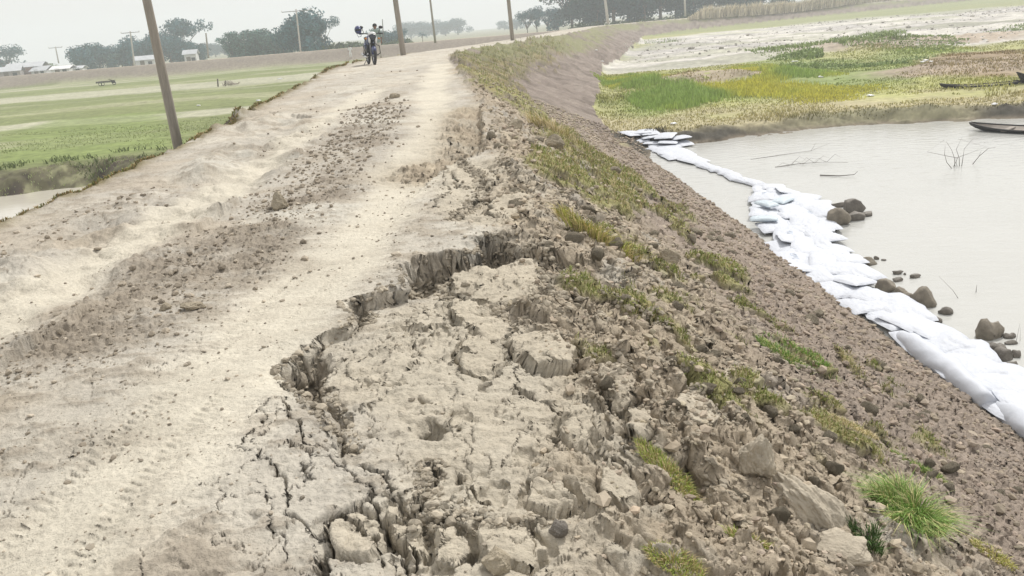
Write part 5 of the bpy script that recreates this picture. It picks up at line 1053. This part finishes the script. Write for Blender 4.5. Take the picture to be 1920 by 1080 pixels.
# ------------------------------------------------------------------ twigs and branches in the water
def branches(name, p, pts, label, rz=0.):
    """pts: list of polylines (local x, y, z) with a base radius"""
    P = [tube(q, [.42*r*(1-.75*i/(len(q)-1)) for i in range(len(q))], 6) for q, r in pts]; V, F = join(*P)
    o = mk(name, V, F, M_twig); o.location = (p[0], p[1], WATER-.03); o.rotation_euler = (0, 0, rz); return tag(o, label, 'branch')
TW = [(10.538, 18.25), (10.931, 18.351), (10.246, 18.102), (7.774, 19.959), (7.871, 18.114), (7.771, 21.546), (5.776, 8.473), (5.954, 9.955), (5.737, 9.794), (6.276, 10.14)]
g = np.random.default_rng(3); br_ = []
for k in range(5): br_.append(([(.05*k-.1, 0, 0), (.05*k-.1+g.normal(0, .05), .02, .22), (g.normal(.0, .2)+(k-2)*.1, .05, .42), ((k-2)*.16+g.normal(0, .05), .1, .60+.1*g.random())], .018))
branches('twiggy_branch', TW[0], br_, 'branching twigs sticking up from the water, central stem of three')
branches('bare_twig', TW[1], [([(0, 0, 0), (.15, 0, .2), (.38, .05, .36), (.52, 0, .38)], .02), ([(.15, 0, .2), (.2, 0, .35)], .01)], 'bent twig leaning right beside the branching twigs')
branches('bare_twig', TW[2], [([(.1, 0, 0), (-.05, 0, .18), (-.12, 0, .38), (-.06, .1, .55)], .018)], 'curved twig leaning left beside the branching twigs')
fl = [([(-.9, 0, .03), (-.3, .1, .05), (.3, 0, .06), (.9, -.15, .03)], .022)]+[([(x0, 0, .05), (x0+.25*s_, .1*s_, .14+.1*g.random()), (x0+.5*s_, .3*s_, .08)], .01) for x0 in (-.5, -.2, .1, .4) for s_ in (-1, 1)]
branches('floating_branch', TW[3], fl, 'flat tangle of dead twigs floating in mid water')
branches('floating_branch', TW[4], [([(-.45, .35, .05), (-.1, .1, .05), (.2, 0, .07), (.28, .0, .14)], .035)], 'short dark stick floating right of the flat twig tangle')
branches('floating_branch', TW[5], [([(-1.1, -.25, .03), (-.2, 0, .04), (.7, .2, .05), (1.3, .4, .18)], .016), ([(.7, .2, .05), (.9, .3, .3)], .008)], 'long thin branch floating behind the flat twig tangle')
branches('bare_twig', TW[7], [([(0, 0, 0), (-.05, .1, .12), (-.2, .2, .3)], .008), ([(0, 0, 0), (.4, 0, .03)], .008)], 'thin reed stalks in the water beside the cracked boulder')
branches('bare_twig', TW[9], [([(0, 0, 0), (.0, .0, .14)], .012)], 'short upright stub in the water beyond the jagged black rock')
branches('bare_twig', TW[6], [([(0, 0, 0), (.02, .0, .25)], .006), ([(.05, 0, 0), (.03, .0, .2)], .005)], 'two thin stalks in the water right of the double-topped boulder')
# ------------------------------------------------------------------ motorcycle
def wheel(parent, cy_, r_, front):
    t = part('wheel', torus((0, cy_, r_), r_-.045, .045, n=28, m=8), M_black, parent)
    part('rim', torus((0, cy_, r_), r_-.10, .018, n=24, m=6), M_chrome, t)
    part('hub', tube([(-.07, cy_, r_), (.07, cy_, r_)], .05, 12), M_steel, t)
    part('spokes', [tube([(0, cy_, r_), (0, cy_+(r_-.1)*math.cos(a), r_+(r_-.1)*math.sin(a))], .008, 5) for a in np.arange(6)*math.pi/3], M_steel, t)
    return t
def motorbike(loc, rz, sc, label, body=M_navy, lean=.12):
    root = empty('motorcycle', loc, rz, sc); root.rotation_euler = (0, lean, rz); tag(root, label, 'motorcycle')
    wheel(root, .64, .30, True); wheel(root, -.64, .30, False)
    part('fork', [tube([(s_*.09, .64, .30), (s_*.09, .42, .86)], [.028, .024], 8) for s_ in (-1, 1)], M_steel, root)
    part('front_fender', [ell((0, .63, .50), (.075, .26, .12), 3), box((0, .63, .42), (.14, .05, .2))], body, root)
    part('crash_guard', [tube([(s_*.05, .30, .70), (s_*.27, .24, .62), (s_*.29, .20, .38), (s_*.08, .16, .28)], .016, 6) for s_ in (-1, 1)], M_black, root)
    part('side_panel', [ell((s_*.13, -.28, .62), (.05, .24, .13), 2) for s_ in (-1, 1)], body, root)
    part('frame', [tube([(0, .42, .82), (0, .15, .45), (0, -.3, .42), (0, -.64, .30)], .03, 8), tube([(0, .40, .86), (0, -.1, .74), (0, -.75, .80)], .028, 8), tube([(.1, -.64, .3), (.12, -.55, .72)], .022, 6), tube([(-.1, -.64, .3), (-.12, -.55, .72)], .022, 6)], M_black, root)
    e = part('engine', [box((0, .05, .42), (.26, .34, .26), 0, .8), tube([(0, .08, .48), (0, .2, .66)], [.10, .085], 10), box((0, .18, .56), (.34, .2, .3), 0, .8)], M_black, root, False)
    part('exhaust', tube([(.12, .2, .4), (.15, .1, .25), (.17, -.3, .27), (.18, -.8, .36)], [.025, .025, .04, .045], 8), M_chrome, root)
    part('fuel_tank', [ell((0, .16, .86), (.16, .28, .13), 3), ell((.12, .30, .76), (.05, .16, .12), 2), ell((-.12, .30, .76), (.05, .16, .12), 2)], body, root)
    part('seat', [ell((0, -.32, .84), (.14, .36, .07), 3), ell((0, -.62, .88), (.12, .16, .06), 2)], M_black, root)
    part('tail_fairing', [ell((0, -.62, .76), (.11, .30, .08), 2)], body, root)
    h = part('headlight', [ell((0, .56, .90), (.13, .09, .12), 3)], M_glass, root); part('headlight_cowl', [ell((0, .52, 1.0), (.13, .08, .08), 3), ell((-.11, .55, .82), (.04, .07, .12), 2), ell((.11, .55, .82), (.04, .07, .12), 2)], M_white, root)
    b = part('handlebar', [tube([(-.38, .28, 1.02), (-.2, .38, 1.02), (0, .42, .98), (.2, .38, 1.02), (.38, .28, 1.02)], .016, 8)], M_black, root)
    for s_ in (-1, 1): 
        part('grip', tube([(s_*.27, .34, 1.02), (s_*.40, .27, 1.02)], .024, 8), M_black, b)
        mr_ = part('mirror', [tube([(s_*.24, .36, 1.02), (s_*.30, .36, 1.18)], .010, 6), ell((s_*.33, .36, 1.22), (.075, .025, .05), 2)], M_black, root)
        part('footrest', tube([(s_*.1, -.05, .32), (s_*.27, -.05, .32)], .018, 6), M_black, root)
        part('turn_signal', ell((s_*.22, .52, .86), (.045, .03, .03), 2), mat('amber_lens', (.5, .2, .03), rough=.3), root)
    part('side_stand', tube([(.08, .0, .3), (.26, -.05, .0)], .014, 6), M_steel, root)
    return root
P3 = [(-4.679, 32.2)][0]; bz = hz(*P3)
rzb = math.pi+.30
motorbike((P3[0], P3[1], bz-.01), rzb, 1.12, 'dark motorcycle with white front cowl parked on the crest with a helmet on its mirror', lean=-.06)
# helmet hung on the mirror
hl = Matrix.Translation((P3[0], P3[1], bz)) @ Matrix.Rotation(rzb, 4, 'Z') @ Vector((.40, .36, 1.30))
hr_ = empty('helmet', tuple(hl), rzb); tag(hr_, 'dark blue full-face helmet hanging on the left mirror of the parked motorcycle', 'helmet')
V, F = ell((0, 0, 0), (.135, .16, .15), 3); part('shell', (V, F), M_navy, hr_); part('visor', ell((0, .06, .0), (.125, .112, .065), 3), M_glass, hr_); part('strap', tube([(-.1, 0, -.1), (-.08, .02, -.24), (.02, .02, -.26), (.08, 0, -.1)], .012, 6), M_navy, hr_)
P3 = [(-34.946, 156.359)][0]; motorbike((P3[0], P3[1], hz(*P3)), 1.3, 1.0, 'small distant dark motorbike parked below the far embankment', M_black, .1)
# ------------------------------------------------------------------ people
def person(loc, rz, label, shirt, trousers, sc=1., pose='stand', hairm=M_hair):
    """one continuous skinned body; clothes and hair follow it"""
    root = empty('person', loc, rz, sc); tag(root, label, 'person')
    J = {'pel': (0, 0, .93), 'spine': (0, .0, 1.15), 'chest': (0, .02, 1.36), 'neck': (0, .02, 1.50), 'head': (0, .04, 1.62), 'top': (0, .04, 1.72)}
    E_ = [('pel', 'spine'), ('spine', 'chest'), ('chest', 'neck'), ('neck', 'head'), ('head', 'top')]; Rr = {'pel': .15, 'spine': .13, 'chest': .155, 'neck': .055, 'head': .098, 'top': .07}
    for s_, n_ in ((-1, 'l'), (1, 'r')):
        J[n_+'hip'] = (s_*.09, 0, .88); J[n_+'knee'] = (s_*.11, .03, .48); J[n_+'ank'] = (s_*.12, -.02, .09); J[n_+'toe'] = (s_*.13, .14, .04)
        J[n_+'sh'] = (s_*.19, .0, 1.42); J[n_+'el'] = (s_*.25, .0+.02, 1.15); J[n_+'wr'] = (s_*.22, .14, .95); J[n_+'pa'] = (s_*.21, .18, .88)
        E_ += [('pel', n_+'hip'), (n_+'hip', n_+'knee'), (n_+'knee', n_+'ank'), (n_+'ank', n_+'toe'), ('chest', n_+'sh'), (n_+'sh', n_+'el'), (n_+'el', n_+'wr'), (n_+'wr', n_+'pa')]
        Rr.update({n_+'hip': .095, n_+'knee': .062, n_+'ank': .042, n_+'toe': .035, n_+'sh': .065, n_+'el': .043, n_+'wr': .03, n_+'pa': .036})
        for q in range(5):
            o_ = (q-2)*.016; k = n_+'f%d' % q; k2 = k+'b'; J[k] = (s_*(.21+.0)+o_*.3, .185+abs(o_)*.1+(.03 if q == 0 else 0), .84-(.0 if q == 0 else .01)); J[k2] = (s_*.20+o_*.6, .20+o_*.2+(.03 if q == 0 else 0), .79+(.03 if q == 0 else .008*abs(q-2)))
            E_ += [(n_+'pa', k), (k, k2)]; Rr[k] = .010; Rr[k2] = .008
    nm = list(J); me = bpy.data.meshes.new('body'); me.from_pydata([J[k] for k in nm], [(nm.index(a), nm.index(b)) for a, b in E_], []); o = bpy.data.objects.new('body', me); S.collection.objects.link(o)
    md = o.modifiers.new('skin', 'SKIN'); 
    for i, k in enumerate(nm): me.skin_vertices[0].data[i].radius = (Rr[k], Rr[k]*(.72 if k in ('pel', 'spine', 'chest') else 1)); me.skin_vertices[0].data[i].use_root = (k == 'pel')
    o.modifiers.new('sub', 'SUBSURF').levels = 2; o.modifiers['sub'].render_levels = 2
    bpy.context.view_layer.update(); dg = bpy.context.evaluated_depsgraph_get(); m2 = bpy.data.meshes.new_from_object(o.evaluated_get(dg)); o.modifiers.clear(); o.data = m2; o.parent = root
    for m_ in (M_skin, shirt, trousers): m2.materials.append(m_)
    Vv = np.array([v.co[:] for v in m2.vertices]); nrm = np.array([v.normal[:] for v in m2.vertices])
    for p_ in m2.polygons:
        c = p_.center; p_.use_smooth = True; p_.material_index = 0
    part('hair', ell((0, .015, 1.665), (.105, .115, .095), 3), hairm, root); part('nose', ell((0, .145, 1.62), (.014, .02, .022), 2), M_skin, root)
    for s_ in (-1, 1): part('ear', ell((s_*.10, .04, 1.62), (.012, .02, .03), 2), M_skin, root); part('eye', ell((s_*.035, .128, 1.645), (.013, .01, .008), 2), M_black, root)
    def shell(name, cond, m_, off):
        idx = [p_ for p_ in m2.polygons if cond(p_.center)]; vs = sorted({v for p_ in idx for v in p_.vertices}); mp_ = {v: i for i, v in enumerate(vs)}
        return mk(name, Vv[vs]+nrm[vs]*off, [[mp_[v] for v in p_.vertices] for p_ in idx], m_, root)
    shell('shirt', lambda c: .86 < c.z < 1.48 and (abs(c.x) < .17 or c.z > 1.10), shirt, .018)
    shell('trousers', lambda c: .12 < c.z < .95 and abs(c.x) < .185 and c.y < .10, trousers, .016)
    return root
D2 = [(-5.576, 41, 0.511), (-6.973, 41, 1.026)]
q = D2[0]; person((q[0], q[1], hz(q[0], q[1])), math.pi+.2, 'person in a grey-green shirt and pale trousers standing behind the parked motorcycle', M_shirt, M_trouser, 1.0)
q = [(-19.924, 118, 0.536), (-19.67, 118, 2.305)][0]; person((q[0], q[1], float(hz(q[0], q[1]))), math.pi, 'tiny distant person in white left of the motorcycle on the far embankment', M_whites, M_whites, 1.0)
# ------------------------------------------------------------------ cart on the plain, stump pile, litter
P4 = [(-45.754, 98.571)][0]; root = empty('flat_cart', (P4[0], P4[1], hz(*P4)), .1, .68); tag(root, 'low dark cart standing on the pale track across the left plain', 'cart')
part('bed', [box((-.3, 0, .55), (2.4, 1.1, .12)), box((-.3, -.52, .68), (2.4, .06, .2)), box((-.3, .52, .68), (2.4, .06, .2))], M_twig, root, False)
for s_ in (-.6, .6): t = part('wheel', torus((0, 0, .3), .26, .05), M_black, root); t.rotation_euler = (0, 0, math.pi/2); t.location = (-.8, s_, 0)
part('engine', [box((1.25, 0, .55), (.5, .5, .5)), tube([(1.0, -.2, .8), (.5, -.3, 1.05)], .03), tube([(1.0, .2, .8), (.5, .3, 1.05)], .03)], M_tar, root, False)
t = part('wheel', torus((0, 0, .32), .28, .06), M_black, root); t.rotation_euler = (0, 0, math.pi/2); t.location = (1.3, 0, 0)
P4 = [(-23.08, 71.689)][0]; z4 = hz(*P4); root = empty('brush_pile', (P4[0], P4[1], z4)); tag(root, 'small pile of pale cut branches with two dark stakes on the green field', 'brush pile')
g = np.random.default_rng(8); part('branches', [tube([(g.uniform(-.4, 1.), g.uniform(-.3, .3), .05), (g.uniform(-.4, 1.2), g.uniform(-.3, .3), .15+.3*g.random())], .03, 5) for _ in range(26)], M_palebark, root)
for x_, h_ in ((-.75, .65), (-.1, .45)): part('stake', tube([(x_, 0, 0), (x_+.08, 0, h_)], .06, 6), M_twig, root)
lit = [(-19.447, 75.635), (-13.622, 47.438), (-17.02, 47.203)] + [(21.948, 41.745), (21.457, 40.291), (21.252, 40.66), (13.642, 29.619), (15.745, 25.507), (14.776, 37.172), (17.411, 47.569)] + [(5.78, 26.782)] + [(7.939, 63.886), (7.793, 59.593)]
for i, (x_, y_) in enumerate(lit):
    V, F = rockshape(2, 700+i, .5, 3); r_ = .06+.0012*y_; o = mk('litter_scrap', V*np.array((r_*1.6, r_, r_*.35)), F, M_white); o.location = (x_, y_, hz(x_, y_)+.04); o.rotation_euler = (0, 0, i)
    tag(o, ['white plastic scrap lying alone on the left green field', 'bright white scrap on the left field near the road', 'small pale scrap left of the field puddle'][i] if i < 3 else 'tiny scrap of white plastic litter on the lakeside ground', 'litter', None if i < 3 else 'litter scraps on the lakeside ground')

# ------------------------------------------------------------------ haze
V, F = box((0, 0, 17), (1960, 1960, 46)); hm = bpy.data.materials.new('haze_air'); hm.use_nodes = True; t = hm.node_tree
t.nodes.remove(t.nodes['Principled BSDF']); pv = t.nodes.new('ShaderNodeVolumePrincipled'); pv.inputs['Color'].default_value = (.88, .94, 1, 1)
pv.inputs['Density'].default_value = .0016; pv.inputs['Anisotropy'].default_value = .1; t.links.new(pv.outputs[0], t.nodes['Material Output'].inputs['Volume'])
tag(mk('haze', V, F, hm, smooth=False), 'thin pale morning haze over the plain', 'haze', kind='stuff')
